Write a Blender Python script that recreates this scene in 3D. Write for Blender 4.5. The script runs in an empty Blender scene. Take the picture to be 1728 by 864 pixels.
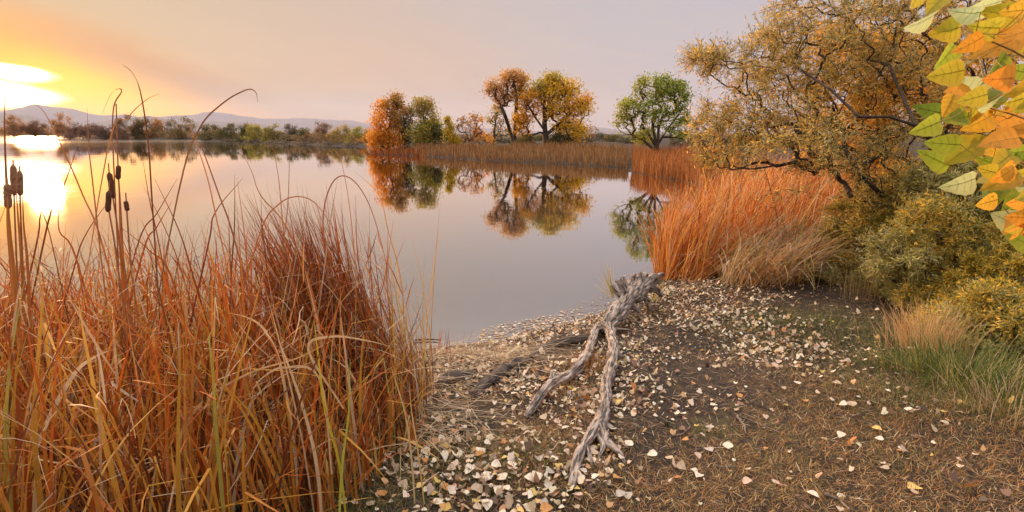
import bpy, math, random
import numpy as np
from mathutils import Vector, Matrix, Euler, noise as mnoise
R = math.radians
rng = np.random.default_rng(7)
random.seed(7)
sc = bpy.context.scene
COL = sc.collection

# ------------------------------------------------------------------ camera
H, F, HOR = 2.4, 980.0, 226.0
PITCH = math.atan((432 - HOR) / F)
cp, sp_ = math.cos(PITCH), math.sin(PITCH)
cam_d = bpy.data.cameras.new('camera'); cam = bpy.data.objects.new('camera', cam_d); COL.objects.link(cam)
cam.location = (0, 0, H); cam.rotation_euler = (R(90) - PITCH, 0, 0)
cam_d.sensor_width = 36; cam_d.lens = F / 1728 * 36
cam_d.clip_start = 0.05; cam_d.clip_end = 60000
sc.camera = cam

def ray(px, py):
    x = (np.asarray(px, float) - 864) / F; u = -(np.asarray(py, float) - 432) / F
    return np.stack([x, cp + u * sp_, -sp_ + u * cp], -1)
def at(px, py, Y):
    d = ray(px, py); return np.array([0, 0, H]) + d * (Y / d[..., 1])[..., None]
def azel(px, py):
    d = ray(px, py); return math.degrees(math.atan2(d[0], d[1])), math.degrees(math.atan2(d[2], math.hypot(d[0], d[1])))

# ------------------------------------------------------------------ world
SUN_AZ, SUN_EL = azel(45, 132)
world = bpy.data.worlds.new('World'); sc.world = world; world.use_nodes = True
NT = world.node_tree; NT.nodes.clear()
class E:
    """a small expression wrapper round math nodes"""
    nt = NT
    def __init__(s, k): s.k = k
    @staticmethod
    def op(o, *a, clamp=False):
        n = E.nt.nodes.new('ShaderNodeMath'); n.operation = o; n.use_clamp = clamp
        for i, v in enumerate(a):
            if isinstance(v, E): E.nt.links.new(v.k, n.inputs[i])
            else: n.inputs[i].default_value = v
        return E(n.outputs[0])
    def __add__(s, o): return E.op('ADD', s, o)
    __radd__ = __add__
    def __mul__(s, o): return E.op('MULTIPLY', s, o)
    __rmul__ = __mul__
    def __sub__(s, o): return E.op('SUBTRACT', s, o)
    def __rsub__(s, o): return E.op('SUBTRACT', o, s)
    def __truediv__(s, o): return E.op('DIVIDE', s, o)
def smooth(v, a, b):
    n = E.nt.nodes.new('ShaderNodeMapRange'); n.interpolation_type = 'SMOOTHSTEP'
    E.nt.links.new(v.k, n.inputs[0]); n.inputs[1].default_value = a; n.inputs[2].default_value = b
    n.inputs[3].default_value = 0; n.inputs[4].default_value = 1
    return E(n.outputs[0])
def mixc(f, a, b):
    n = E.nt.nodes.new('ShaderNodeMix'); n.data_type = 'RGBA'; n.clamp_factor = True
    if isinstance(f, E): E.nt.links.new(f.k, n.inputs[0])
    else: n.inputs[0].default_value = f
    for v, i in ((a, 6), (b, 7)):
        if isinstance(v, E): E.nt.links.new(v.k, n.inputs[i])
        else: n.inputs[i].default_value = (*v, 1)
    return E(n.outputs[2])
def addc(a, b):
    n = E.nt.nodes.new('ShaderNodeMix'); n.data_type = 'RGBA'; n.blend_type = 'ADD'; n.clamp_factor = False; n.inputs[0].default_value = 1
    for v, i in ((a, 6), (b, 7)): E.nt.links.new(v.k, n.inputs[i])
    return E(n.outputs[2])
def noise(vec, scale, detail=4, rough=0.5):
    n = E.nt.nodes.new('ShaderNodeTexNoise'); n.inputs['Scale'].default_value = scale
    n.inputs['Detail'].default_value = detail; n.inputs['Roughness'].default_value = rough
    E.nt.links.new(vec.k if isinstance(vec, E) else vec, n.inputs['Vector'])
    return E(n.outputs['Fac'])
tc = NT.nodes.new('ShaderNodeTexCoord'); sx = NT.nodes.new('ShaderNodeSeparateXYZ'); NT.links.new(tc.outputs['Generated'], sx.inputs[0])
X, Y_, Z_ = (E(sx.outputs[i]) for i in range(3))
az = E.op('ARCTAN2', X, Y_) * 57.2958
el = E.op('ARCSINE', Z_) * 57.2958
cv = NT.nodes.new('ShaderNodeCombineXYZ')
NT.links.new((az * 0.045).k, cv.inputs[0]); NT.links.new((el * 0.16 + az * 0.02).k, cv.inputs[1])
cvec = E(cv.outputs[0])
n1 = noise(cvec, 1.3, 5, 0.55); n2 = noise(cvec, 4.0, 5, 0.6)
azw = az + (n1 - 0.5) * 5 + (n2 - 0.5) * 1.2
elw = el + (n1 - 0.5) * 1.0 + (n2 - 0.5) * 0.8
def ell(px, py, ra, re, rot=0.0, a=azw, e=elw):
    a0, e0 = azel(px, py); c, s = math.cos(R(rot)), math.sin(R(rot))
    da, de = a - a0, e - e0
    u = (da * c + de * s) / ra; v = (de * c - da * s) / re
    return E.op('SQRT', u * u + v * v)
def soft(d, k=1.0):
    return E.op('EXPONENT', d * d * -k)
elc = E.op('MAXIMUM', el, 0.0)
t_az = smooth(az + elc * 0.4, -46, 26)
low = mixc(t_az, (0.70, 0.42, 0.22), (0.58, 0.51, 0.59))
mid = mixc(t_az, (0.78, 0.56, 0.33), (0.64, 0.58, 0.64))
sky = mixc(smooth(elw, 1.0, 9.0), low, mid)
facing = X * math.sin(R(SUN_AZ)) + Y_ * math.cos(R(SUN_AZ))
high = mixc(smooth(facing, -0.45, 0.75), (1.25, 1.2, 1.28), (4.6, 4.0, 3.4))      # unseen upper sky, boosted to light the ground, most on the sun's side
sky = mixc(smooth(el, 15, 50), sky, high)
sky = mixc(soft(ell(640, 100, 14, 4.0, -6)) * 0.5, sky, (0.86, 0.54, 0.40))       # pink smoke
sky = mixc(soft(ell(520, 185, 22, 1.9, 0)) * 0.7, sky, (0.55, 0.49, 0.54))         # mauve haze low
sky = mixc((n2 - 0.4) * 0.6, sky, (0.90, 0.64, 0.44))
sky = mixc(soft(ell(20, 70, 10, 2.2, -16)) * 0.9, sky, (1.10, 0.45, 0.07))
sky = mixc(soft(ell(60, 138, 8.0, 3.0, -12)) * 1.0, sky, (1.50, 0.55, 0.015))
sky = mixc(soft(ell(255, 122, 7.0, 1.7, -20)) * 0.95, sky, (0.62, 0.31, 0.20))      # smoke wedge
sky = mixc(soft(ell(390, 160, 7.0, 1.1, -12)) * 0.7, sky, (0.50, 0.38, 0.37))
sky = mixc(soft(ell(170, 178, 7.0, 0.85, -8)) * 1.0, sky, (1.7, 0.62, 0.03))
sky = mixc(soft(ell(70, 145, 6.0, 2.3, -8)) * 1.0, sky, (2.1, 0.95, 0.03))
dim = NT.nodes.new('ShaderNodeVectorMath'); dim.operation = 'SCALE'; NT.links.new(sky.k, dim.inputs[0]); dim.inputs['Scale'].default_value = 0.84
sky = mixc(smooth(el, 12, 26), E(dim.outputs[0]), sky)
c1 = smooth(ell(6, 157, 3.7, 0.98, -3), 1.15, 0.72); c2 = smooth(ell(14, 117, 2.7, 0.66, -8), 1.2, 0.78)
hot = addc(mixc(c1, (0, 0, 0), (2.6, 2.2, 1.5)), mixc(c2, (0, 0, 0), (2.4, 2.0, 1.4)))
sky = addc(sky, hot)
nis = NT.nodes.new('ShaderNodeTexSky'); nis.sky_type = 'NISHITA'; nis.sun_disc = False
nis.sun_elevation = R(SUN_EL); nis.sun_rotation = R(SUN_AZ); nis.dust_density = 1; nis.air_density = 1
bgn = NT.nodes.new('ShaderNodeBackground'); NT.links.new(nis.outputs[0], bgn.inputs[0]); bgn.inputs[1].default_value = 0.006
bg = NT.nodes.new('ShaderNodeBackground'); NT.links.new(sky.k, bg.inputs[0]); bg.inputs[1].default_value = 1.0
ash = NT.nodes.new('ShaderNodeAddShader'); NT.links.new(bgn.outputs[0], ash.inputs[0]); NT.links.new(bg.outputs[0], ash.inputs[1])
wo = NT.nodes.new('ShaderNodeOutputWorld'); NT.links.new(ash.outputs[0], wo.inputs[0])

# ------------------------------------------------------------------ sun, exposure, render settings
sd = bpy.data.lights.new('sun', 'SUN'); sun = bpy.data.objects.new('sun', sd); COL.objects.link(sun)
sd.energy = 5.0; sd.color = (1.0, 0.52, 0.22); sd.angle = R(2.3)
sdir = Vector((math.sin(R(SUN_AZ)) * math.cos(R(SUN_EL + 0.3)), math.cos(R(SUN_AZ)) * math.cos(R(SUN_EL + 0.3)), math.sin(R(SUN_EL + 0.3))))
sun.rotation_euler = sdir.to_track_quat('Z', 'Y').to_euler()
sc.view_settings.view_transform = 'Standard'; sc.view_settings.look = 'None'
sc.view_settings.exposure = 0.0; sc.view_settings.gamma = 1.0; sc.view_settings.use_curve_mapping = False
sc.render.engine = 'CYCLES'
sc.cycles.use_denoising = True; sc.cycles.denoiser = 'OPENIMAGEDENOISE'
sc.cycles.max_bounces = 8; sc.cycles.transparent_max_bounces = 24; sc.cycles.volume_bounces = 0
sc.cycles.diffuse_bounces = 3; sc.cycles.caustics_reflective = False; sc.cycles.caustics_refractive = False
sc.cycles.sample_clamp_indirect = 4.0

# ------------------------------------------------------------------ helpers
def tag(o, label=None, cat=None, group=None, kind=None):
    if label: o['label'] = label
    if cat: o['category'] = cat
    if group: o['group'] = group
    if kind: o['kind'] = kind
    return o
def empty(name, loc):
    o = bpy.data.objects.new(name, None); o.location = Vector([float(v) for v in loc]); o.empty_display_size = 0.2; COL.objects.link(o); return o
def build_mesh(name, chunks, smooth_=False):
    """chunks: list of (V(n,3), F(m,k), C(n,3) or None)"""
    V = np.concatenate([c[0] for c in chunks]); off = 0
    loops, tot = [], []
    for v, f, c in chunks:
        loops.append((f + off).ravel()); tot.append(np.full(len(f), f.shape[1])); off += len(v)
    loops = np.concatenate(loops).astype(np.int32); tot = np.concatenate(tot).astype(np.int32)
    me = bpy.data.meshes.new(name)
    me.vertices.add(len(V)); me.vertices.foreach_set('co', V.astype(np.float32).ravel())
    me.loops.add(len(loops)); me.loops.foreach_set('vertex_index', loops)
    me.polygons.add(len(tot)); st = np.zeros(len(tot), np.int32); st[1:] = np.cumsum(tot)[:-1]
    me.polygons.foreach_set('loop_start', st); me.polygons.foreach_set('loop_total', tot)
    if smooth_: me.polygons.foreach_set('use_smooth', np.ones(len(tot), bool))
    me.update(calc_edges=True)
    if chunks[0][2] is not None:
        Cc = np.concatenate([c[2] for c in chunks]); A = np.ones((len(V), 4), np.float32); A[:, :3] = Cc
        at_ = me.color_attributes.new('Col', 'FLOAT_COLOR', 'POINT'); at_.data.foreach_set('color', A.ravel())
    me.validate()
    return me
def obj(name, chunks, mat, parent=None, smooth_=False):
    if not isinstance(chunks, list): chunks = [chunks]
    me = build_mesh(name, chunks, smooth_); me.materials.append(mat)
    o = bpy.data.objects.new(name, me); COL.objects.link(o)
    if parent: o.parent = parent
    return o

def nodemat(name):
    m = bpy.data.materials.new(name); m.use_nodes = True; nt = m.node_tree; nt.nodes.clear(); E.nt = nt
    out = nt.nodes.new('ShaderNodeOutputMaterial'); return m, nt, out
def leafmat(name, transl=0.35, rough=0.5, spec=0.3, mottled=0.0, mscale=60, spots=0):
    m, nt, out = nodemat(name)
    a = nt.nodes.new('ShaderNodeAttribute'); a.attribute_name = 'Col'; colr = E(a.outputs['Color'])
    if mottled:
        g = nt.nodes.new('ShaderNodeTexCoord'); n = noise(g.outputs['Object'], mscale, 4, 0.65)
        hsv = nt.nodes.new('ShaderNodeHueSaturation'); nt.links.new(colr.k, hsv.inputs['Color'])
        nt.links.new((n * 2 * mottled + (1 - mottled)).k, hsv.inputs['Value']); colr = E(hsv.outputs[0])
    if spots: colr = mixc(smooth(noise(g.outputs['Object'], spots, 3, .6), .66, .72) * .8, colr, (0.22, .10, .03))
    p = nt.nodes.new('ShaderNodeBsdfPrincipled'); nt.links.new(colr.k, p.inputs['Base Color'])
    p.inputs['Roughness'].default_value = rough; p.inputs['Specular IOR Level'].default_value = spec
    if transl:
        t = nt.nodes.new('ShaderNodeBsdfTranslucent'); nt.links.new(colr.k, t.inputs[0])
        mx = nt.nodes.new('ShaderNodeMixShader'); mx.inputs[0].default_value = transl
        nt.links.new(p.outputs[0], mx.inputs[1]); nt.links.new(t.outputs[0], mx.inputs[2]); nt.links.new(mx.outputs[0], out.inputs[0])
    else: nt.links.new(p.outputs[0], out.inputs[0])
    return m
M_leaf = leafmat('tree_leaf', 0.52)
M_blade = leafmat('dry_blade', 0.35, 0.55, 0.25, 0.25, 25)
M_litter = leafmat('dry_leaf', 0.15, 0.6, 0.25, 0.22, 90)
M_bigleaf = leafmat('fresh_leaf', 0.6, 0.4, 0.4, 0.25, 70, 95)
M_straw = leafmat('straw', 0.1, 0.6, 0.2)

def barkmat(name, c1, c2, scale=6, bump=0.4, c3=None):
    m, nt, out = nodemat(name)
    g = nt.nodes.new('ShaderNodeTexCoord'); mp = nt.nodes.new('ShaderNodeMapping'); nt.links.new(g.outputs['Object'], mp.inputs[0])
    n = noise(E(mp.outputs[0]), scale, 6, 0.65)
    n_b = noise(E(mp.outputs[0]), scale * 0.3, 4, 0.6)
    c = mixc(smooth(n, 0.35, 0.65), c1, c2)
    if c3: c = mixc(smooth(n_b, 0.56, 0.66), c, c3)
    p = nt.nodes.new('ShaderNodeBsdfPrincipled'); nt.links.new(c.k, p.inputs['Base Color']); p.inputs['Roughness'].default_value = 0.85
    b = nt.nodes.new('ShaderNodeBump'); b.inputs['Strength'].default_value = bump; b.inputs['Distance'].default_value = 0.02
    nt.links.new(n.k, b.inputs['Height']); nt.links.new(b.outputs[0], p.inputs['Normal'])
    nt.links.new(p.outputs[0], out.inputs[0]); return m
M_bark = barkmat('bark', (0.035, 0.026, 0.02), (0.09, 0.065, 0.05))
M_paletwig = barkmat('grey_twig', (0.10, 0.08, 0.065), (0.2, 0.16, 0.13), 10)

# ------------------------------------------------------------------ terrain
def W(px, py, z=0.0):
    d = ray(px, py); t = (z - H) / d[2]; return (d[0] * t, d[1] * t)
shore_px = [(130, 229.4), (150, 235), (330, 236), (345, 238), (430, 240), (540, 245.2), (618, 248), (622, 259.5), (680, 262.5),
            (760, 267), (820, 271.5), (940, 276.5), (1060, 284), (1066, 291), (1100, 298), (1150, 306), (1200, 317), (1240, 332),
            (1222, 352), (1190, 372), (1155, 398), (1122, 436), (1098, 466), (1062, 500), (1010, 530), (960, 548), (900, 560),
            (840, 573), (760, 583), (690, 594)]
lake = np.array([(-1500, 100), (-1500, 900), W(-200, 229.2)] + [W(*p) for p in shore_px] +
                [(-1.9, 6.0), (-3.5, 5.6), (-7, 5.3), (-14, 5.5), (-60, 10), (-300, 20)])
def sdf(x, y):
    x = np.asarray(x, float).ravel(); y = np.asarray(y, float).ravel()
    best = np.full(len(x), 1e18); inside = np.zeros(len(x), bool); n = len(lake)
    for i in range(n):
        a = lake[i]; b = lake[(i + 1) % n]; e = b - a
        t = np.clip(((x - a[0]) * e[0] + (y - a[1]) * e[1]) / (e @ e), 0, 1)
        best = np.minimum(best, (x - a[0] - t * e[0]) ** 2 + (y - a[1] - t * e[1]) ** 2)
        if a[1] != b[1]:
            c = ((a[1] > y) != (b[1] > y)) & (x < (b[0] - a[0]) * (y - a[1]) / (b[1] - a[1]) + a[0]); inside ^= c
    d = np.sqrt(best); return np.where(inside, -d, d)
def height(x, y):
    x = np.asarray(x, float); y = np.asarray(y, float); sh = x.shape; xr, yr = x.ravel(), y.ravel()
    d = sdf(xr, yr)
    z = np.where(d > 0, 0.95 * (1 - np.exp(-np.maximum(d, 0) * 0.24)), -1.1 * (1 - np.exp(np.minimum(d, 0) * 0.28)))
    b = (np.sin(xr * 2.1 + yr * 1.3) * np.sin(yr * 1.7 - xr * .6) * 0.035 + np.sin(xr * 5.3 + 1) * np.sin(yr * 4.7 + xr) * 0.014
         + np.sin(xr * 13.1 + yr * 3) * np.sin(yr * 11.7 - xr * 2) * 0.005)
    z = z + b * np.clip(np.abs(d) * 0.8, 0.25, 1)
    # eroded edge of the bank
    return z.reshape(sh)
def G(px, py):
    px = np.atleast_1d(np.asarray(px, float)); py = np.atleast_1d(np.asarray(py, float)); d = ray(px, py)
    ts = np.geomspace(1.2, 300, 260); P = np.array([0, 0, H]) + d[:, None] * ts[None, :, None]
    hit = P[..., 2] <= np.maximum(height(P[..., 0], P[..., 1]), 0); k = np.where(hit.any(1), hit.argmax(1), len(ts) - 1)
    lo = ts[np.maximum(k - 1, 0)]; hi = ts[k]
    for _ in range(16):
        m = (lo + hi) / 2; P = np.array([0, 0, H]) + d * m[:, None]
        below = P[:, 2] <= np.maximum(height(P[:, 0], P[:, 1]), 0)
        hi = np.where(below, m, hi); lo = np.where(below, lo, m)
    P = np.array([0, 0, H]) + d * hi[:, None]
    return P if len(P) > 1 else P[0]

# the ground: one sheet to the horizon, finer towards the bank in front
th = np.concatenate([np.linspace(-180, -50, 60, endpoint=False), np.linspace(-50, 50, 520, endpoint=False), np.linspace(50, 180, 60)])
rr = np.concatenate([[0.05, 0.5, 1.0], np.geomspace(1.5, 15000, 480)])
TH, RR = np.meshgrid(np.radians(th), rr)
gx, gy = np.sin(TH) * RR, np.cos(TH) * RR
gz = height(gx, gy)
V = np.stack([gx.ravel(), gy.ravel(), gz.ravel()], 1); nc = len(th); nr = len(rr)
ii, jj = np.meshgrid(np.arange(nr - 1), np.arange(nc - 1), indexing='ij'); a = (ii * nc + jj).ravel()
Fq = np.stack([a, a + nc, a + nc + 1, a + 1], 1)
m, nt, out = nodemat('earth')
g = nt.nodes.new('ShaderNodeNewGeometry'); pos = E(g.outputs['Position'])
nA = noise(pos, 0.9, 5, 0.6); nB = noise(pos, 7, 6, 0.7); nC = noise(pos, 45, 5, 0.7); nD = noise(pos, 2.2, 4, 0.6)
sxyz = nt.nodes.new('ShaderNodeSeparateXYZ'); nt.links.new(pos.k, sxyz.inputs[0]); Zp = E(sxyz.outputs[2])
c = mixc(smooth(nC, 0.35, 0.7), (0.018, 0.014, 0.012), (0.062, 0.045, 0.035))
c = mixc(smooth(nB + nA * 0.6, 0.80, 1.05) * .8, c, (0.10, 0.062, 0.036))
c = mixc(smooth(nD + nC * 0.3, 0.74, 0.9) * 0.7, c, (0.17, 0.09, 0.04))
c = mixc(smooth(nA + nB * 0.5, 0.86, 1.0) * 0.6, c, (0.07, 0.08, 0.025))
c = mixc(smooth(Zp, 0.03, -0.12), c, (0.20, 0.18, 0.145))
p = nt.nodes.new('ShaderNodeBsdfPrincipled'); nt.links.new(c.k, p.inputs['Base Color']); p.inputs['Roughness'].default_value = 0.9
p.inputs['Specular IOR Level'].default_value = 0.2
b = nt.nodes.new('ShaderNodeBump'); b.inputs['Strength'].default_value = 0.8; b.inputs['Distance'].default_value = 0.03
nt.links.new((nB + nC * 0.5).k, b.inputs['Height']); nt.links.new(b.outputs[0], p.inputs['Normal']); nt.links.new(p.outputs[0], out.inputs[0])
M_earth = m
ground = obj('ground', (V, Fq, None), M_earth, smooth_=True); tag(ground, kind='structure')

# ------------------------------------------------------------------ water
m, nt, out = nodemat('lake_water')
g = nt.nodes.new('ShaderNodeNewGeometry'); pos = E(g.outputs['Position'])
mp = nt.nodes.new('ShaderNodeMapping'); mp.inputs['Scale'].default_value = (1, 0.6, 1); nt.links.new(pos.k, mp.inputs[0]); mv = E(mp.outputs[0])
s2 = nt.nodes.new('ShaderNodeSeparateXYZ'); nt.links.new(pos.k, s2.inputs[0]); Yp = E(s2.outputs[1])
rip = (noise(mv, 2.2, 3, 0.5) * 0.6 + noise(mv, 0.35, 2, 0.5)) * (smooth(noise(mv, 0.12, 3, 0.5), .4, .65) * 1.3 + .5)
patch = noise(mv, 0.012, 3, 0.5)
wind = smooth(Yp + (patch - 0.5) * 160, 95, 190)
bmp = nt.nodes.new('ShaderNodeBump'); bmp.inputs['Distance'].default_value = 0.003; bmp.inputs['Strength'].default_value = 1.0
nt.links.new(rip.k, bmp.inputs['Height'])
fr = nt.nodes.new('ShaderNodeFresnel'); fr.inputs[0].default_value = 1.95
gl = nt.nodes.new('ShaderNodeBsdfGlossy'); gl.inputs['Color'].default_value = (0.95, 0.93, 0.93, 1)
nt.links.new(bmp.outputs[0], gl.inputs['Normal']); nt.links.new((wind * 0.10 + 0.02).k, gl.inputs['Roughness'])
tr = nt.nodes.new('ShaderNodeBsdfTransparent'); tr.inputs[0].default_value = (0.80, 0.80, 0.76, 1)
df = nt.nodes.new('ShaderNodeBsdfDiffuse'); df.inputs[0].default_value = (0.13, 0.125, 0.11, 1)
m1 = nt.nodes.new('ShaderNodeMixShader'); m1.inputs[0].default_value = 0.45
nt.links.new(tr.outputs[0], m1.inputs[1]); nt.links.new(df.outputs[0], m1.inputs[2])
m2 = nt.nodes.new('ShaderNodeMixShader'); nt.links.new((E(fr.outputs[0]) * 1.6 + 0.02).k, m2.inputs[0])
nt.links.new(m1.outputs[0], m2.inputs[1]); nt.links.new(gl.outputs[0], m2.inputs[2]); nt.links.new(m2.outputs[0], out.inputs[0])
M_water = m
xs = np.array([-1500.0, -200, -20, 60]); ys = np.array([3.0, 30, 300, 900])
wx, wy = np.meshgrid(xs, ys); Vw = np.stack([wx.ravel(), wy.ravel(), wx.ravel() * 0], 1)
Fw = np.array([[r * 4 + q, r * 4 + q + 1, r * 4 + q + 5, r * 4 + q + 4] for r in range(3) for q in range(3)])
tag(obj('lake_water', (Vw, Fw, None), M_water), kind='structure')

# ------------------------------------------------------------------ mountains
m, nt, out = nodemat('mountain_rock')
g = nt.nodes.new('ShaderNodeNewGeometry'); nn = noise(E(g.outputs['Position']), 0.004, 6, 0.6)
cc = mixc(nn, (0.13, 0.12, 0.155), (0.21, 0.19, 0.235))
p = nt.nodes.new('ShaderNodeBsdfPrincipled'); nt.links.new(cc.k, p.inputs['Base Color']); p.inputs['Roughness'].default_value = 1; nt.links.new(p.outputs[0], out.inputs[0])
M_mount = m
M_hill = barkmat('hill_scrub', (0.085, 0.075, 0.09), (0.14, 0.12, 0.14), .01, 0)
def ridge(name, D, prof, seed, depth=1600, rough=0.10, mat=None):
    xs = np.linspace(-0.5 * 1728, 1728 * 1.6, 420)
    tops = np.interp(xs, [q[0] for q in prof], [q[1] for q in prof])
    nz = np.array([mnoise.fractal(Vector((x * 0.012, seed * 7.3, 0)), 1.0, 2.0, 6) for x in xs])
    Pt = at(xs, tops, D); hh = np.maximum(Pt[:, 2], 5)
    hh = (hh * (1 + rough * 2.2 * nz) + D * 0.0011 * nz) * .86
    rows = 22; Vs = []
    for r in range(rows):
        s = r / (rows - 1) * 2 - 1          # -1 front foot .. 1 back foot
        fall = (1 - abs(s)) ** 0.9
        gn = np.array([mnoise.fractal(Vector((x * 0.03, s * 2.5, seed)), 1.0, 2.0, 5) for x in xs])
        z = hh * fall * (1 + 0.35 * gn * (1 - fall)) - 30 * (1 - fall)
        yy = D + s * depth * (1 + 0.0 * gn)
        Vs.append(np.stack([Pt[:, 0] * (yy / D), np.full(len(xs), yy), z], 1))
    V = np.concatenate(Vs); n = len(xs)
    ii, jj = np.meshgrid(np.arange(rows - 1), np.arange(n - 1), indexing='ij'); a = (ii * n + jj).ravel()
    o = obj(name, (V, np.stack([a, a + 1, a + n + 1, a + n], 1), None), mat or M_mount, smooth_=True); tag(o, kind='structure')
ridge('mountains', 10500, [(-900, 190), (-200, 186), (0, 180), (60, 173), (110, 179), (150, 186), (230, 192), (300, 190), (345, 184), (390, 191), (450, 190), (490, 193), (540, 197), (580, 193), (640, 201), (800, 212), (940, 222), (1010, 214), (1060, 219), (1400, 224), (2600, 225)], 1)
ridge('hills', 7800, [(-900, 200), (-100, 184), (10, 180), (50, 186), (95, 202), (140, 206), (190, 197), (250, 194), (310, 202), (360, 200), (420, 207), (500, 210), (560, 208), (650, 214), (900, 224), (1010, 220), (1400, 225), (2600, 225)], 2, 1400, mat=M_hill)

# ------------------------------------------------------------------ haze
m, nt, out = nodemat('smoke_haze')
pv = nt.nodes.new('ShaderNodeVolumePrincipled'); pv.inputs['Color'].default_value = (0.82, 0.86, 1.0, 1)
HAZE_DENSITY = 2.8e-5
pv.inputs['Density'].default_value = HAZE_DENSITY; pv.inputs['Anisotropy'].default_value = 0.2
nt.links.new(pv.outputs[0], out.inputs['Volume'])
hb = 16500.0; zt = 760.0; zb = -3.5
Vh = np.array([(x, y, z) for z in (zb, zt) for y in (-hb, hb) for x in (-hb, hb)], float)
Fh = np.array([[0, 2, 3, 1], [4, 5, 7, 6], [0, 1, 5, 4], [2, 6, 7, 3], [0, 4, 6, 2], [1, 3, 7, 5]])
haze = obj('haze', (Vh, Fh, None), m); tag(haze, kind='stuff'); haze.display_type = 'WIRE'

# ------------------------------------------------------------------ vegetation generators
def unit(v): return v / np.maximum(np.linalg.norm(v, axis=-1, keepdims=True), 1e-9)
def rand_dirs(n): return unit(rng.normal(size=(n, 3)))
def pick(pal, n, jit=0.18):
    pal = np.array(pal, float); w = pal[:, 3] / pal[:, 3].sum(); i = rng.choice(len(pal), n, p=w)
    return pal[i, :3] * (1 + rng.uniform(-jit, jit, (n, 1))) * (1 + rng.uniform(-0.06, 0.06, (n, 3)))
def rhombi(c, a, b, L, Wd, col):
    n = len(c); L = np.asarray(L).reshape(-1, 1); Wd = np.asarray(Wd).reshape(-1, 1)
    V = np.stack([c - a * L, c + b * Wd - a * L * 0.1, c + a * L, c - b * Wd - a * L * 0.1], 1).reshape(-1, 3)
    Fc = np.arange(n * 4).reshape(n, 4); return (V, Fc, np.repeat(col, 4, 0))
def segs(P0, P1, r0, r1, sides=5):
    d = unit(P1 - P0); ref = np.where(np.abs(d[:, 2:3]) > 0.9, np.array([[1.0, 0, 0]]), np.array([[0, 0, 1.0]]))
    u = unit(np.cross(d, ref)); v = np.cross(d, u); n = len(P0)
    ang = np.arange(sides) * 2 * math.pi / sides; ca, sa = np.cos(ang), np.sin(ang)
    ring = u[:, None, :] * ca[None, :, None] + v[:, None, :] * sa[None, :, None]
    A = P0[:, None] + ring * np.asarray(r0).reshape(-1, 1, 1); B = P1[:, None] + ring * np.asarray(r1).reshape(-1, 1, 1)
    V = np.concatenate([A, B], 1).reshape(-1, 3); base = (np.arange(n) * 2 * sides)[:, None]
    Fl = []
    for k in range(sides):
        k2 = (k + 1) % sides; Fl.append(np.stack([base[:, 0] + k, base[:, 0] + k2, base[:, 0] + sides + k2, base[:, 0] + sides + k], 1))
    return (V, np.concatenate(Fl), None)
def blades(P, Hh, th0, phi, bend, width, pal=None, col=None, seg=8, kinkp=0.0, power=1.6, tipcol=None):
    """ribbons: base points, length, lean at the root, azimuth of the lean, total bend (radians)"""
    n = len(P); bc = lambda v: np.broadcast_to(np.asarray(v, float), (n,)).copy()
    Hh, th0, phi, bend, width = map(bc, (Hh, th0, phi, bend, width))
    t = np.linspace(0, 1, seg + 1); tm = (t[1:] + t[:-1]) / 2
    theta = th0[:, None] + bend[:, None] * tm[None] ** power
    if kinkp:
        k = (rng.random(n) < kinkp); tk = rng.uniform(0.35, 0.9, n); ka = rng.uniform(0.5, 2.0, n) * k
        theta = theta + ka[:, None] * (tm[None] > tk[:, None])
    ph = phi[:, None] + rng.normal(0, 0.10, (n, seg)).cumsum(1)
    st = (Hh / seg)[:, None, None] * np.stack([np.sin(theta) * np.cos(ph), np.sin(theta) * np.sin(ph), np.cos(theta)], -1)
    pts = np.concatenate([P[:, None], P[:, None] + st.cumsum(1)], 1)
    ang = phi[:, None] + math.pi / 2 + rng.uniform(-0.9, 0.9, n)[:, None] + rng.normal(0, 0.5, n)[:, None] * t[None]
    side = np.stack([np.cos(ang), np.sin(ang), np.zeros_like(ang)], -1)
    w = width[:, None] * (1 - t[None] ** 3 * 0.93) * (0.55 + 0.45 * np.minimum(1, t[None] * 3)) * 0.5
    A = pts - side * w[..., None]; B = pts + side * w[..., None]
    V = np.stack([A, B], 2).reshape(-1, 3); base = np.arange(n) * (seg + 1) * 2
    Fl = [np.stack([base + 2 * k, base + 2 * k + 1, base + 2 * k + 3, base + 2 * k + 2], 1) for k in range(seg)]
    if col is None: col = pick(pal, n)
    Cv = np.repeat(col[:, None], (seg + 1) * 2, 1)
    if tipcol is not None:
        f = (np.repeat(t, 2)[None, :, None]) ** 2 * 0.6; Cv = Cv * (1 - f) + np.asarray(tipcol) * f
    return (V, np.concatenate(Fl), Cv.reshape(-1, 3))
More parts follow.
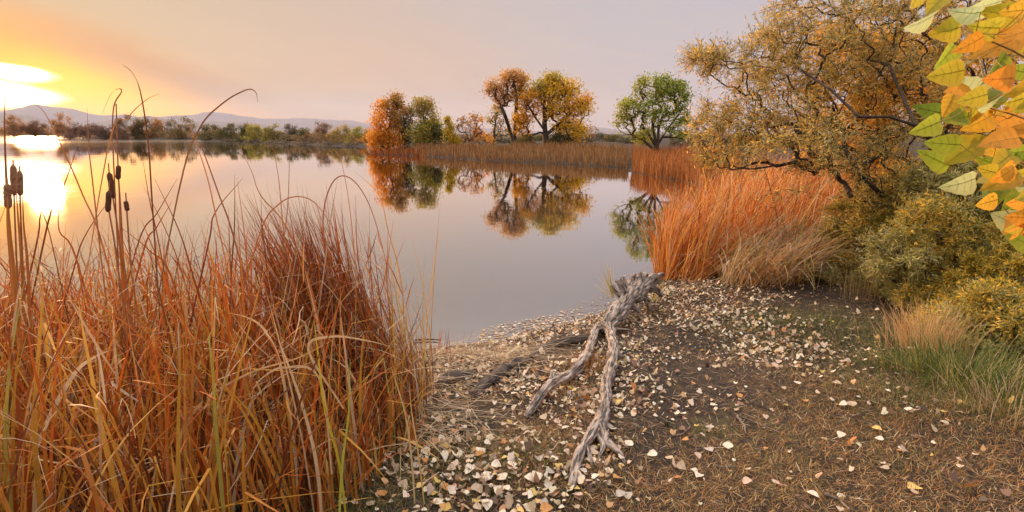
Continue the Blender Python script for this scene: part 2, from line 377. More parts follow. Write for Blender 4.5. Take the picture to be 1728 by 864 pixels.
def ribbon(pts, width, col, nsub=5):
    """one hand-placed blade through given points (root first)"""
    pts = np.asarray(pts, float); n = len(pts); ext = np.vstack([2 * pts[0] - pts[1], pts, 2 * pts[-1] - pts[-2]]); out_ = []
    for i in range(1, n):
        for s in np.linspace(0, 1, nsub, endpoint=False):
            p0, p1, p2, p3 = ext[i - 1], ext[i], ext[i + 1], ext[i + 2]
            out_.append(0.5 * (2 * p1 + (p2 - p0) * s + (2 * p0 - 5 * p1 + 4 * p2 - p3) * s * s + (3 * p1 - p0 - 3 * p2 + p3) * s ** 3))
    out_.append(pts[-1]); P = np.array(out_); t = np.linspace(0, 1, len(P))
    d = unit(np.gradient(P, axis=0)); a0 = rng.uniform(-0.5, 0.5)
    view = np.array([math.sin(a0), -math.cos(a0), 0.15]); s = unit(np.cross(d, view[None]))
    w = width * 0.5 * (1 - 0.9 * t ** 2.2) * (0.7 + 0.3 * np.minimum(1, t * 4))
    V = np.stack([P - s * w[:, None], P + s * w[:, None]], 1).reshape(-1, 3); k = np.arange(len(P) - 1) * 2
    return (V, np.stack([k, k + 1, k + 3, k + 2], 1), np.repeat(np.asarray(col, float)[None], len(V), 0))

def skeleton(seeds, attr, step=4, up=0.35, jit=0.06):
    """seeds: list of polylines (connected by nearest point); attr: attractor points. Returns pos, parent, tip ids, chain nodes"""
    pos, par = [], []
    for sd_ in seeds:
        link = -1
        if pos:
            dd = np.linalg.norm(np.array(pos) - sd_[0], axis=1); link = int(dd.argmin())
        prev = link
        sd_ = np.asarray(sd_, float); dense = []
        for i in range(len(sd_) - 1):
            for s in np.linspace(0, 1, 4, endpoint=False): dense.append(sd_[i] * (1 - s) + sd_[i + 1] * s)
        dense.append(sd_[-1])
        for q in dense: pos.append(np.asarray(q, float)); par.append(prev); prev = len(pos) - 1
    root = pos[0]; order = np.argsort(np.linalg.norm(attr - root, axis=1)); tips = []
    P = np.zeros((len(pos) + len(attr) * step, 3)); P[:len(pos)] = pos; n = len(pos); par = list(par)
    for i in order:
        A = attr[i]; D = A - P[:n]; dist = np.linalg.norm(D, axis=1)
        cost = dist + 0.8 * np.maximum(0, -D[:, 2]) + 0.12 * np.linalg.norm(P[:n] - root, axis=1)
        j = int(cost.argmin()); N = P[j]; L = dist[j]
        pd = unit(N - P[par[j]]) if par[j] >= 0 else np.array([0, 0, 1.0])
        ctl = N + (pd * 0.6 + np.array([0, 0, up])) * L * 0.5 + rng.normal(0, jit, 3) * L; prev = j
        for s in np.linspace(0, 1, step + 1)[1:]:
            q = (1 - s) ** 2 * N + 2 * s * (1 - s) * ctl + s * s * A + rng.normal(0, jit * 0.5, 3) * L * (s < 1)
            P[n] = q; par.append(prev); prev = n; n += 1
        tips.append(prev)
    return P[:n], np.array(par), np.array(tips)
def pipe(par, tips, rt, pw, n):
    cnt = np.zeros(n); cnt[tips] = 1
    for i in range(n - 1, -1, -1):
        if par[i] >= 0: cnt[par[i]] += cnt[i]
    return rt * np.maximum(cnt, 0.6) ** pw, cnt
def ellip_points(ells, n, shell=0.35):
    w = np.array([e[2] for e in ells], float); w /= w.sum(); k = rng.choice(len(ells), n, p=w)
    c = np.array([e[0] for e in ells])[k]; r = np.array([e[1] for e in ells])[k]
    rad = rng.uniform(shell ** 3, 1, n) ** (1 / 3)
    return c + rand_dirs(n) * rad[:, None] * r, k
def make_tree(name, label, cat, base, seeds, ells, n_attr, n_leaf, leaf, clump, pals, bark, rt=0.012, pw=0.45, group=None,
              bare=0.0, up=0.35, shell=0.3, asp=0.55, sides=5, leafmat_=None, crown_name='crown'):
    """base: world point; seeds, ells in world coordinates; ells: (centre, radii, weight, palette index)"""
    base = np.asarray(base, float); root = empty(name, base); tag(root, label, cat, group)
    ls = [np.asarray(s, float) - base for s in seeds]; le = [(np.asarray(e[0]) - base, np.asarray(e[1]), e[2], e[3]) for e in ells]
    A, k = ellip_points(le, n_attr, shell); A[:, 2] = np.maximum(A[:, 2], 0.15)
    P, par, tips = skeleton(ls, A, up=up)
    rad, cnt = pipe(par, tips, rt, pw, len(P))
    ok = par >= 0; i = np.nonzero(ok)[0]; q = par[i]
    ro = np.minimum(rad[q], rad[i] * 1.35)
    thick = rad[i] > 0.0
    obj('trunk', segs(P[q], P[i], ro, rad[i], sides), bark, root)
    if n_leaf:
        # leaves gather round outer twigs
        tw = np.nonzero(cnt <= 3)[0]; tw = tw[tw > 4]
        nt_ = len(tw); cl = pick([(1, 1, 1, 1)], nt_, 0.2)[:, :1]
        # nearest ellipsoid palette
        pk = np.zeros(nt_, int); bd = np.full(nt_, 1e9)
        for e in le:
            dd = np.linalg.norm((P[tw] - e[0]) / e[1], axis=1); u = dd < bd; bd[u] = dd[u]; pk[u] = e[3]
        wts = rng.gamma(2.2, 1, nt_); wts[rng.random(nt_) < bare] = 0; wts /= wts.sum()
        sel = rng.choice(nt_, n_leaf, p=wts)
        c = P[tw[sel]] + rng.normal(0, clump, (n_leaf, 3)) * np.array([1, 1, 0.8])
        c[:, 2] = np.maximum(c[:, 2], 0.05)
        col = np.zeros((n_leaf, 3))
        for j, pl in enumerate(pals):
            mk = pk[sel] == j
            if mk.any(): col[mk] = pick(pl, int(mk.sum()))
        col *= cl[sel]
        a = unit(rand_dirs(n_leaf) + np.array([0, 0, -0.4])); b_ = unit(np.cross(a, rand_dirs(n_leaf)))
        L = leaf * rng.uniform(0.6, 1.25, n_leaf)
        obj(crown_name, rhombi(c, a, b_, L, L * asp, col), leafmat_ or M_leaf, root)
    return root

YEL = [(0.82, 0.52, 0.04, 4), (0.88, 0.62, 0.06, 3), (0.55, 0.32, 0.04, 2), (0.40, 0.32, 0.06, 1)]
YGR = [(0.44, 0.38, 0.07, 4), (0.60, 0.45, 0.07, 2), (0.26, 0.26, 0.07, 2)]
ORG = [(0.78, 0.33, 0.035, 4), (0.82, 0.44, 0.05, 3), (0.55, 0.22, 0.03, 2)]
OLV = [(0.15, 0.14, 0.05, 3), (0.26, 0.20, 0.06, 2), (0.09, 0.09, 0.04, 2)]
BRN = [(0.46, 0.26, 0.12, 3), (0.34, 0.18, 0.09, 2), (0.58, 0.34, 0.14, 1.5)]
GRN = [(0.24, 0.33, 0.06, 4), (0.42, 0.46, 0.07, 3), (0.55, .52, .08, 1.5), (0.14, 0.20, 0.04, 1.5)]
GYL = [(0.34, 0.30, 0.05, 3), (0.22, 0.24, 0.05, 2)]
GRY = [(0.14, 0.13, 0.09, 3), (0.20, 0.17, 0.11, 2)]

def zg(x, y): return float(max(height(np.array([x]), np.array([y]))[0], 0.02))
def pxtree(name, label, cat, Y, bx, by, limbs, blobs, n_attr, n_leaf, leaf, clump, pals, depth=0.8, group=None, bare=0.0, rt=0.02, pw=0.45, shell=0.3, bark=None, **kw):
    """limbs and crown blobs given in photo pixels, set at the true distance Y; blobs: (px, py, rx, ry, weight, palette)"""
    b0 = at(bx, by, Y); z = zg(b0[0], Y); base = np.array([b0[0], Y, z - 0.05]); s = Y / F
    seeds = []
    for li, l in enumerate(limbs):
        pts = [at(px, py, Y) + np.array([0, (rng.uniform(-1, 1) * 10 * s if q else 0), 0]) for q, (px, py) in enumerate(l)]
        if li == 0: pts[0] = base
        seeds.append(pts)
    ells = []
    for (px, py, rx, ry, w, pi) in blobs:
        c = at(px, py, Y) + np.array([0, rng.uniform(-0.3, 0.3) * rx * s * depth, 0])
        ells.append((c, np.array([rx * s, rx * s * depth, ry * s]), w, pi))
    return make_tree(name, label, cat, base, seeds, ells, n_attr, n_leaf, leaf, clump, pals, bark or M_bark, rt=rt, pw=pw, group=group, bare=bare, shell=shell, **kw)

# ---- trees on the point across the water
GP = 'autumn trees on the point across the water'
pxtree('cottonwood_tree', 'bright orange tree standing at the very tip of the point across the water', 'tree', 74, 655, 256, [[(655, 256), (655, 225), (658, 190)]],
       [(648, 205, 22, 38, 3, 0), (640, 235, 15, 20, 2, 0), (665, 190, 18, 28, 1.5, 1), (668, 168, 8, 12, .6, 1), (660, 235, 22, 16, 1.5, 0)], 200, 7500, 0.14, 0.42, [ORG, [(0.5, .27, .05, 2), (.35, .22, .06, 1)]], group=GP)
pxtree('shrub_tree', 'dull grey green bushy tree squeezed between the orange tree and the olive yellow tree', 'tree', 76, 682, 254, [[(682, 254), (683, 225), (686, 190)]],
       [(682, 225, 18, 26, 3, 0), (690, 195, 10, 16, 1, 0)], 100, 3200, 0.14, 0.35, [GRY], group=GP, bare=.2)
pxtree('cottonwood_tree', 'tall olive and yellow tree right of the orange one with a sparse pale top', 'tree', 73, 715, 256, [[(715, 256), (716, 225), (714, 185)]],
       [(715, 225, 26, 28, 3, 0), (714, 185, 16, 18, 1.4, 1), (725, 205, 20, 18, 1, 0), (735, 230, 14, 20, 1, 2)], 190, 6200, 0.14, 0.42, [YGR, BRN[:1] + YGR, OLV], group=GP)
pxtree('poplar_sapling', 'small slender clear yellow tree by the reeds left of the bare brown bush', 'tree', 68, 759, 258, [[(759, 258), (759, 235), (758, 208)]],
       [(758, 228, 11, 26, 3, 0), (768, 240, 9, 14, 1, 0), (756, 210, 6, 12, .8, 0)], 60, 2200, 0.12, 0.22, [[(0.66, .46, .04, 3), (.5, .4, .05, 1)]], group=GP)
pxtree('bare_bush_tree', 'nearly bare brown twiggy tree with a few orange leaves behind the reeds', 'tree', 70, 797, 256, [[(797, 256), (795, 230), (785, 200)], [(797, 240), (806, 205)]],
       [(790, 212, 22, 24, 3, 0), (808, 212, 9, 22, 1, 1), (815, 235, 14, 16, 1, 1), (790, 238, 22, 14, 1.2, 0)], 150, 1100, 0.14, 0.25, [BRN, ORG], group=GP, bare=.3, rt=.018)
pxtree('thin_tree', 'thin dark branched tree with few yellowish leaves between bare bush and tall leaning tree', 'tree', 76, 832, 254, [[(832, 254), (834, 225), (838, 190)], [(834, 235), (850, 205)]],
       [(836, 195, 16, 16, 2, 0), (842, 225, 20, 18, 2, 0)], 100, 900, 0.14, 0.25, [YGR + BRN], group=GP, bare=.3)
pxtree('cottonwood_tree', 'tall leaning tree with thin pinkish brown top beside the big yellow tree', 'tree', 68, 868, 254,
       [[(868, 254), (862, 225), (852, 195), (842, 172), (830, 155)], [(868, 240), (870, 200), (872, 165), (868, 140)]],
       [(833, 150, 14, 14, 1.3, 0), (846, 172, 14, 14, .8, 0), (866, 132, 22, 12, 2, 0), (862, 155, 20, 16, 1.5, 1), (886, 150, 14, 22, 1.2, 2), (880, 195, 12, 28, .9, 2)], 340, 6500, 0.12, 0.3, [[(0.66, .40, .17, 3), (.52, .29, .13, 2), (.75, .46, .12, 1)], [(0.45, .25, .08, 2), (.5, .3, .05, 1)], YEL], group=GP, bare=.15, rt=.022)
pxtree('cottonwood_tree', 'largest tree on the point with a broad golden yellow crown and dark forked trunk', 'tree', 67, 922, 256,
       [[(922, 256), (921, 232), (919, 205), (918, 180), (921, 150)], [(921, 228), (940, 212), (962, 192), (980, 178)], [(920, 222), (905, 200), (892, 180)], [(920, 205), (935, 180), (945, 160)]],
       [(935, 150, 24, 20, 2.2, 0), (958, 155, 22, 18, 1.4, 0), (900, 172, 24, 24, 2.2, 1), (915, 150, 16, 16, 1, 2), (975, 185, 24, 18, 1.6, 0), (990, 170, 11, 8, .5, 1), (940, 185, 26, 18, 1.6, 0), (965, 220, 28, 20, 2.2, 0), (885, 215, 18, 20, 1.1, 1), (935, 132, 12, 8, .6, 2), (955, 243, 20, 7, .7, 0)],
       620, 14500, 0.13, 0.40, [YEL, [(0.7, .36, .03, 3), (.75, .42, .05, 2), (.45, .25, .05, 1)], YGR], group=GP, rt=.024, shell=.1)
pxtree('dark_shrub', 'dark rounded shrub at the foot of the leaning tree', 'shrub', 66, 890, 256, [[(890, 256), (890, 245)]], [(888, 243, 20, 12, 2, 0), (872, 248, 9, 7, .5, 0)], 60, 1800, 0.12, 0.25, [OLV], group=GP)
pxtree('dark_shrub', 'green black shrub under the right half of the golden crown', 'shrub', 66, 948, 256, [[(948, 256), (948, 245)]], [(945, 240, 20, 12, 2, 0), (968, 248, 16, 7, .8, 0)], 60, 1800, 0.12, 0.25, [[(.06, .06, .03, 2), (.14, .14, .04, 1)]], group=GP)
pxtree('bare_tree', 'small leafless grey tree leaning right of the golden crown', 'tree', 68, 984, 254, [[(984, 254), (988, 240), (998, 222)]], [(1000, 222, 12, 12, 2, 0), (990, 232, 10, 8, 1, 0)], 70, 200, 0.1, 0.2, [BRN], group=GP, bark=M_paletwig, rt=.014)
pxtree('cottonwood_tree', 'rounded green tree with many stems alone behind the right hand reeds', 'tree', 40, 1108, 262,
       [[(1108, 262), (1109, 245), (1112, 215), (1122, 180)], [(1108, 250), (1095, 225), (1078, 200)], [(1108, 248), (1104, 215), (1100, 180)], [(1109, 245), (1125, 220), (1142, 195)], [(1107, 255), (1088, 238), (1070, 228)]],
       [(1085, 150, 12, 22, 1.4, 1), (1118, 150, 20, 24, 3, 0), (1145, 155, 18, 20, 2, 0), (1062, 185, 18, 24, 1.8, 1), (1052, 205, 16, 20, 1.0, 1), (1095, 185, 24, 26, 2, 0), (1152, 190, 16, 26, 1.8, 0), (1128, 200, 26, 20, 1.2, 0), (1075, 225, 26, 12, 1, 1), (1140, 225, 22, 12, .9, 0)],
       560, 10500, 0.078, 0.19, [GRN, [(0.40, .42, .07, 3), (.52, .46, .07, 2), (.22, .28, .05, 1)]], rt=.012, group=None, bare=.05)

# ---- trees and bushes of the far shore, left and right of the point
FS = 'trees along the far shore'
far = [  # px, top, base, half width, Y, palette, leaves, label
    (-60, 205, 229.5, 40, 700, BRN, 'hazy brown tree far left on the distant shore beyond the reeds'),
    (22, 190, 229.5, 16, 560, BRN, 'small feathery brown tree on the distant shore at the sun glow'),
    (60, 203, 231, 26, 420, [(0.22, .10, .04, 2), (.14, .07, .04, 1)], 'low dark orange bush row piece on the distant shore under the sun'),
    (108, 190, 234, 20, 300, BRN, 'pinkish feathery tree on the distant shore behind the water glare'),
    (140, 206, 235, 34, 262, [(0.16, .09, .07, 2), (.22, .12, .08, 1)], 'broad mauve brown thicket on the distant shore left of the green rounded trees'),
    (178, 207, 236, 30, 250, [(0.16, .09, .07, 2), (.2, .12, .09, 1)], 'low mauve thicket touching the bright strip of water'),
    (212, 194, 235.5, 22, 262, [(0.15, .10, .04, 2), (.22, .14, .05, 1)], 'dark olive brown tree behind the cattail stems on the distant shore'),
    (240, 196, 235.5, 18, 262, [(0.16, .11, .05, 2), (.28, .17, .05, 1)], 'olive brown tree between the tall arched reed and the cattails'),
    (266, 198, 235.5, 12, 270, BRN, 'narrow brown tree left of the big rounded far tree'),
    (305, 193, 235.5, 32, 255, [(0.17, .13, .04, 3), (.28, .18, .05, 2), (.1, .09, .03, 1)], 'big rounded brownish green tree on the distant shore, largest of the far trees'),
    (352, 208, 238, 20, 210, OLV, 'dark green low tree right of the big rounded far tree'),
    (385, 210, 239, 18, 190, OLV, 'dark green bush on the far shore left of the one with a spiky top'),
    (414, 202, 240, 13, 185, OLV, 'small dark tree with a spiky top rising above its neighbours'),
    (432, 207, 240, 16, 175, YGR, 'yellow green far shore tree left of the grey brush'),
    (462, 210, 242, 20, 165, YGR + OLV, 'mixed olive and yellow tree at the middle of the far shore'),
    (490, 208, 242, 18, 160, GRY, 'grey green tree left of the round pinkish tree'),
    (515, 214, 244, 16, 150, OLV, 'short olive tree just left of the round pinkish tree'),
    (544, 202, 245, 18, 140, [(0.32, .19, .11, 2), (.24, .16, .11, 2)], 'round pale pinkish brown tree on the far shore'),
    (578, 210, 246, 20, 130, YGR + BRN, 'golden olive tree right of the round pinkish tree'),
    (604, 213, 247, 16, 125, YGR, 'yellowish bush nearest the orange tree on the far shore'),
    (625, 218, 248, 18, 122, ORG + BRN, 'rusty low bush half hidden by the orange tree'),
]
for (px, top, by, hw, Y, pal, lab) in far:
    hgt = by - top
    s = Y / F
    blobs = [(px, top + hgt * .45, hw * .75, hgt * .42, 3, 0)] + [(px + rng.uniform(-.9, .9) * hw, top + hgt * rng.uniform(.4, .8), hw * .45, hgt * .25, 1, 0) for _ in range(4)] + [(px, by - hgt * .18, hw * 1.15, hgt * .22, 3, 0)]
    pxtree('far_tree', lab, 'tree', Y, px, by, [[(px, by), (px + 1, by - hgt * .3), (px, by - hgt * .6)]], blobs, 100, 5200, 0.95 * s, 2.6 * s, [pal], group=FS, rt=.07 * s, shell=.0)
FL = [(-300, 229.6), (130, 229.6), (150, 234.8), (330, 235.8), (345, 237.6), (430, 239.6), (540, 244.8), (618, 247.6)]
fx = rng.uniform(-300, 618, 26000); fyb = np.interp(fx, [q[0] for q in FL], [q[1] for q in FL]); fY = np.array([W(0, v)[1] for v in np.linspace(229, 249, 200)]); fYb = np.interp(fyb, np.linspace(229, 249, 200), fY)
fYd = fYb * rng.uniform(1.01, 1.25, len(fx)); cx_ = (fx - 864) / F * fYb / cp; hmx = np.array([9 + 7 * mnoise.noise(Vector((a_ * .03, 0, 0))) + 5 * mnoise.noise(Vector((a_ * .11, 5, 0))) for a_ in fx]) * fYb / F * 1.3
fz = .9 + hmx * rng.random(len(fx)) ** .8; cc3 = np.column_stack([cx_ * fYd / fYb, fYd, fz]); n = len(fx); tone = np.array([mnoise.noise(Vector((a_ * .05, 9, 0))) for a_ in fx])[:, None]
colf = pick([(.30, .17, .08, 3), (.22, .13, .06, 3), (.36, .24, .09, 1.5), (.16, .14, .06, 1.5)], n, .2) * (1 + tone * .5); aa = rand_dirs(n); Lf = fYb / F * rng.uniform(.7, 1.5, n)
tag(obj('far_undergrowth', rhombi(cc3, aa, unit(np.cross(aa, rand_dirs(n))), Lf, Lf * .6, colf), M_leaf), 'low warm brown undergrowth running along the whole far shore', 'undergrowth', kind='stuff')
brush = [(470, 236, 246, 24, 150), (430, 235, 243, 20, 172), (512, 238, 247.5, 22, 138), (395, 234, 241, 20, 188), (555, 238, 248, 26, 126), (595, 239, 249, 24, 118)]
bl = ['pale grey brush on the waterline below the olive and yellow tree', 'pale grey brush below the small spiky tree', 'grey brown brush left of centre of the far bank',
      'pale brush clump farthest left on the lit bank', 'brown shoreline bush below the round pinkish tree', 'brown shoreline bush close to the orange tree']
for (px, top, by, hw, Y), lab in zip(brush, bl):
    s = Y / F
    pxtree('shoreline_bush', lab, 'bush', Y, px, by, [[(px, by), (px, by - 3)]], [(px, (top + by) / 2, hw, (by - top) * .5, 2, 0)], 50, 1100, .8 * s, 1.6 * s, [[(.24, .19, .12, 2), (.17, .13, .09, 1)]], group='brush along the far waterline', rt=.08 * s)
# far woods right of the point, seen between and behind the trees
rw = [(1010, 226, 20, 120, GRY), (1035, 229, 18, 110, OLV), (1060, 232, 20, 90, GRY), (1090, 232, 22, 75, YGR), (1150, 228, 22, 70, GRY), (1180, 232, 22, 62, GRY), (1215, 230, 26, 56, GRY), (1195, 226, 22, 90, OLV), (1255, 225, 30, 60, OLV),
      (700, 226, 24, 130, GRY), (745, 228, 24, 120, OLV), (775, 232, 24, 100, GRY), (820, 228, 26, 110, BRN), (850, 232, 24, 95, GRY), (900, 228, 24, 120, OLV), (985, 232, 22, 95, GRY)]
rl = ['grey green brush left of the green tree near the blue hill', 'low olive brush on the far meadow under the blue hill', 'grey brush showing left of the green tree stem', 'yellowish brush behind the stem of the green tree',
      'grey brush right of the green tree stem', 'tangled dark grey brush behind the right reed bed', 'tangled grey brush at the tips of the willow branches', 'distant olive tree row piece over the right reed bed', 'olive brush half hidden by the willow twigs',
      'grey thicket behind the olive yellow tree', 'dark thicket left of the small yellow tree', 'grey scrub behind the small yellow tree', 'brown scrub behind the bare brown tree', 'grey scrub at the foot of the leaning tree', 'dark wood seen under the golden tree', 'grey scrub below the small leafless tree']
for (px, top, hw, Y, pal), lab in zip(rw, rl):
    s = Y / F; by = HOR + (H - .9) / Y * F
    pxtree('scrub_bush', lab, 'bush', Y, px, by, [[(px, by), (px, by - 6)]], [(px, (top + by) / 2, hw, (by - top) * .55, 2, 0)], 110, 2600, .75 * s + .02, 1.8 * s, [pal], group='scrub behind the point', rt=.1 * s, bark=M_paletwig)

# ------------------------------------------------------------------ reeds
RUST = [(0.46, 0.115, 0.018, 4), (0.32, 0.075, 0.014, 3), (0.52, 0.20, 0.035, 2), (0.46, 0.33, 0.20, .8), (0.13, 0.045, 0.018, 3)]
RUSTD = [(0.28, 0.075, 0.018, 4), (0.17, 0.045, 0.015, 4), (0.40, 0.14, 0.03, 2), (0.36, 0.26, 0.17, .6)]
TAN = [(0.40, 0.21, 0.075, 3), (0.30, 0.14, 0.05, 3), (0.20, 0.09, 0.035, 2), (0.50, 0.33, 0.16, 1)]
STRAWC = [(0.55, 0.42, 0.27, 3), (0.44, 0.30, 0.17, 2), (0.34, 0.20, 0.10, 1), (0.62, 0.52, 0.38, 1)]
def in_poly(poly, n):
    poly = np.asarray(poly, float); lo, hi = poly.min(0), poly.max(0); outp = np.zeros((0, 2))
    while len(outp) < n:
        q = rng.uniform(lo, hi, (n * 2, 2)); ins = np.zeros(len(q), bool)
        for i in range(len(poly)):
            a, b = poly[i], poly[(i + 1) % len(poly)]
            if a[1] != b[1]: ins ^= ((a[1] > q[:, 1]) != (b[1] > q[:, 1])) & (q[:, 0] < (b[0] - a[0]) * (q[:, 1] - a[1]) / (b[1] - a[1]) + a[0])
        outp = np.vstack([outp, q[ins]])
    return outp[:n]
def topx(x, y, z):
    rx, ry, rz = x, y, z - H; dep = ry * cp - rz * sp_; return 864 + F * rx / dep, 432 - F * (ry * sp_ + rz * cp) / dep
def gp(xy, off=-.02): return np.column_stack([xy, np.maximum(height(xy[:, 0], xy[:, 1]), -0.25) + off])
def Wp(pxs): return np.array([G(*q)[:2] for q in pxs])

# far reed bed on the point
def shore_band(pxline, n, inland, jitter=0.0):
    L = np.array([W(*q) for q in pxline]); seg = np.linalg.norm(np.diff(L, axis=0), axis=1)
    # even in the picture's width rather than in metres: reeds stand everywhere along it
    k = rng.integers(0, len(L) - 1, n); wts = np.array([abs(pxline[i + 1][0] - pxline[i][0]) + 1 for i in range(len(L) - 1)], float)
    k = rng.choice(len(L) - 1, n, p=wts / wts.sum()); t = rng.random(n)[:, None]
    P = L[k] * (1 - t) + L[k + 1] * t; d = unit(P) ; return P + d * rng.uniform(-0.3, inland, (n, 1))
def reeds(P, h0, h1, w, pal, lean=0.12, bend=0.5, seg=5, clumpy=0.0, **kw):
    n = len(P); hh = rng.uniform(h0, h1, n)
    if clumpy:
        cn = np.array([mnoise.noise(Vector((p[0] * clumpy, p[1] * clumpy * .4, 0))) for p in P]); hh *= 1 + cn * .35
    return blades(P, hh, np.abs(rng.normal(0, lean, n)), rng.uniform(0, 2 * math.pi, n), rng.uniform(0.05, bend, n), w * rng.uniform(.6, 1.3, n), pal, seg=seg, kinkp=.2, **kw)
P = gp(shore_band([(700, 263.5), (760, 267), (820, 271.5), (940, 276.5), (1060, 284)], 7500, 12.0))
tag(obj('reeds', reeds(P, .45, 1.05, .045, TAN + [(0.3, .16, .08, 2)], clumpy=.5), M_blade), 'low brown reed band along the waterline of the point', 'reeds', kind='stuff')
P = gp(shore_band([(625, 260), (680, 262.5), (720, 265)], 900, 4.0))
tag(obj('reeds', reeds(P, .3, .8, .05, RUST, clumpy=.5), M_blade), 'short rusty grass on the bank below the orange tree', 'grass', kind='stuff')
P = gp(shore_band([(1066, 290), (1100, 298), (1150, 306), (1200, 317), (1240, 330)], 7500, 11.0))
tag(obj('reeds', reeds(P, .8, 1.35, .03, [(0.46, .17, .045, 4), (.34, .12, .035, 3), (.55, .29, .11, 2), (.2, .08, .03, 2)], lean=.1, clumpy=.9), M_blade), 'dense upright rust brown reed bed beyond the small inlet', 'reeds', kind='stuff')

# orange reeds on the right bank, fanning out above the driftwood
FOR_ = [(0.66, 0.22, 0.035, 4), (0.50, 0.14, 0.025, 3), (0.72, 0.36, 0.07, 3), (0.64, 0.47, 0.26, 1.6), (0.22, 0.07, 0.025, 2.5)]
poly = Wp([(1112, 470), (1124, 440), (1150, 412), (1190, 380), (1240, 352), (1330, 335), (1440, 345), (1440, 400), (1330, 440), (1200, 470)])
P = gp(in_poly(poly, 4600)); cn = np.array([mnoise.noise(Vector((p[0] * 2.2, p[1] * 1.3, 3))) for p in P]); kp = cn > -.28 + rng.normal(0, .1, len(P)); P, cn = P[kp], cn[kp]; n = len(P)
hh = rng.uniform(.75, 1.75, n) * (1 + cn * .5); phi = rng.normal(0.35, .8, n) + cn * 1.5
ch1 = blades(P, hh, np.abs(rng.normal(.22, .22, n)), phi, rng.uniform(.1, 1.3, n), .017 * rng.uniform(.5, 1.5, n), col=pick(FOR_, n, .3) * (1 + cn[:, None] * .5), seg=8, kinkp=.45)
front = gp(in_poly(Wp([(1108, 474), (1120, 450), (1160, 440), (1200, 462), (1180, 478)]), 500)); n = len(front)
ch2 = blades(front, rng.uniform(.7, 1.7, n), np.abs(rng.normal(.55, .35, n)), rng.normal(0.1, .5, n), rng.uniform(.1, .7, n), .013, FOR_, seg=7, kinkp=.2)
edge = gp(in_poly(Wp([(1104, 470), (1116, 440), (1130, 442), (1125, 474)]), 260)); n = len(edge)
ch3 = blades(edge, rng.uniform(.7, 1.5, n), np.abs(rng.normal(.1, .12, n)), rng.uniform(0, 1.2, n), rng.uniform(.1, .5, n), .013, FOR_, seg=7, kinkp=.1)
lo_e = gp(in_poly(Wp([(1100, 472), (1112, 440), (1140, 405), (1160, 400), (1130, 470)]), 260)); n = len(lo_e)
ch6 = blades(lo_e, rng.uniform(.5, 1.45, n), rng.uniform(.05, .45, n), rng.normal(3.0, .9, n), rng.uniform(.1, .9, n), .015, FOR_, seg=8, kinkp=.35)
Q = gp(in_poly(poly, 4200)); n = len(Q); Q[:, 2] += rng.uniform(.2, 1.25, n)
ch5 = blades(Q, rng.uniform(.15, .55, n), rng.uniform(.2, 1.7, n), rng.normal(.3, 1.4, n), rng.uniform(-.6, 1.4, n), rng.uniform(.006, .013, n), FOR_ + STRAWC[:1], seg=5, kinkp=.3)
tag(obj('reeds', [ch1, ch2, ch3, ch5, ch6], M_blade), 'tall wind-swept bright orange reeds on the right bank above the driftwood', 'reeds', kind='stuff')
flop = gp(in_poly(Wp([(1200, 455), (1290, 425), (1380, 430), (1390, 470), (1320, 492), (1220, 486)]), 1500)); n = len(flop)
ch4 = blades(flop, rng.uniform(.6, 1.3, n), rng.uniform(.2, .8, n), rng.normal(-.7, 1.1, n), rng.uniform(.7, 1.9, n), .016, STRAWC + [(0.6, .3, .1, 3), (.4, .36, .1, 1.5), (.25, .14, .07, 2)], seg=9, kinkp=.2)
tag(obj('reeds', [ch4], M_blade), 'collapsed tangle of pale and brown reed blades drooping over the leaf strewn path', 'reeds', kind='stuff')

# left foreground reeds
reg = np.array([(-0.62, 3.25), (-0.72, 3.9), (-1.0, 4.9), (-1.6, 5.6), (-7.0, 5.4), (-6, 1.0), (-1.5, 1.3), (-1.0, 2.1), (-0.8, 2.7)])
P = gp(in_poly(reg, 6200)); n = len(P)
tall = rng.random(n) < .045
hh = np.where(tall, rng.uniform(1.45, 1.9, n), rng.uniform(.75, 1.7, n)) * np.clip(0.62 + P[:, 1] * .1, .6, 1.02)
qx, qy = topx(P[:, 0], P[:, 1], P[:, 2]); yl = np.interp(qx, [-100, 200, 400, 490, 700], [420, 390, 360, 345, 655])
zm = at(qx, yl, 1.0); zlim = H + (zm[:, 2] - H) * P[:, 1] - P[:, 2]; hh = np.where((qx > 400) | ~tall, np.minimum(hh, np.maximum(zlim, .15) * rng.uniform(.7, 1.12, n)), hh)
lean_phi = rng.uniform(0, 2 * math.pi, n)
bc = pick(RUST, n); nearf = np.clip((3.4 - P[:, 1]) / 1.5, 0, 1)[:, None]
ochre = pick([(0.50, .25, .04, 3), (.42, .16, .025, 2), (.58, .42, .22, .8), (.34, .28, .05, .15)], n); mk = (rng.random((n, 1)) < .25 + .4 * nearf)
bc = np.where(mk, ochre, bc)
c1 = blades(P, hh, np.abs(rng.normal(.10, .12, n)), lean_phi, rng.uniform(.05, .8, n), rng.uniform(.007, .021, n), col=bc, seg=8, kinkp=.45)
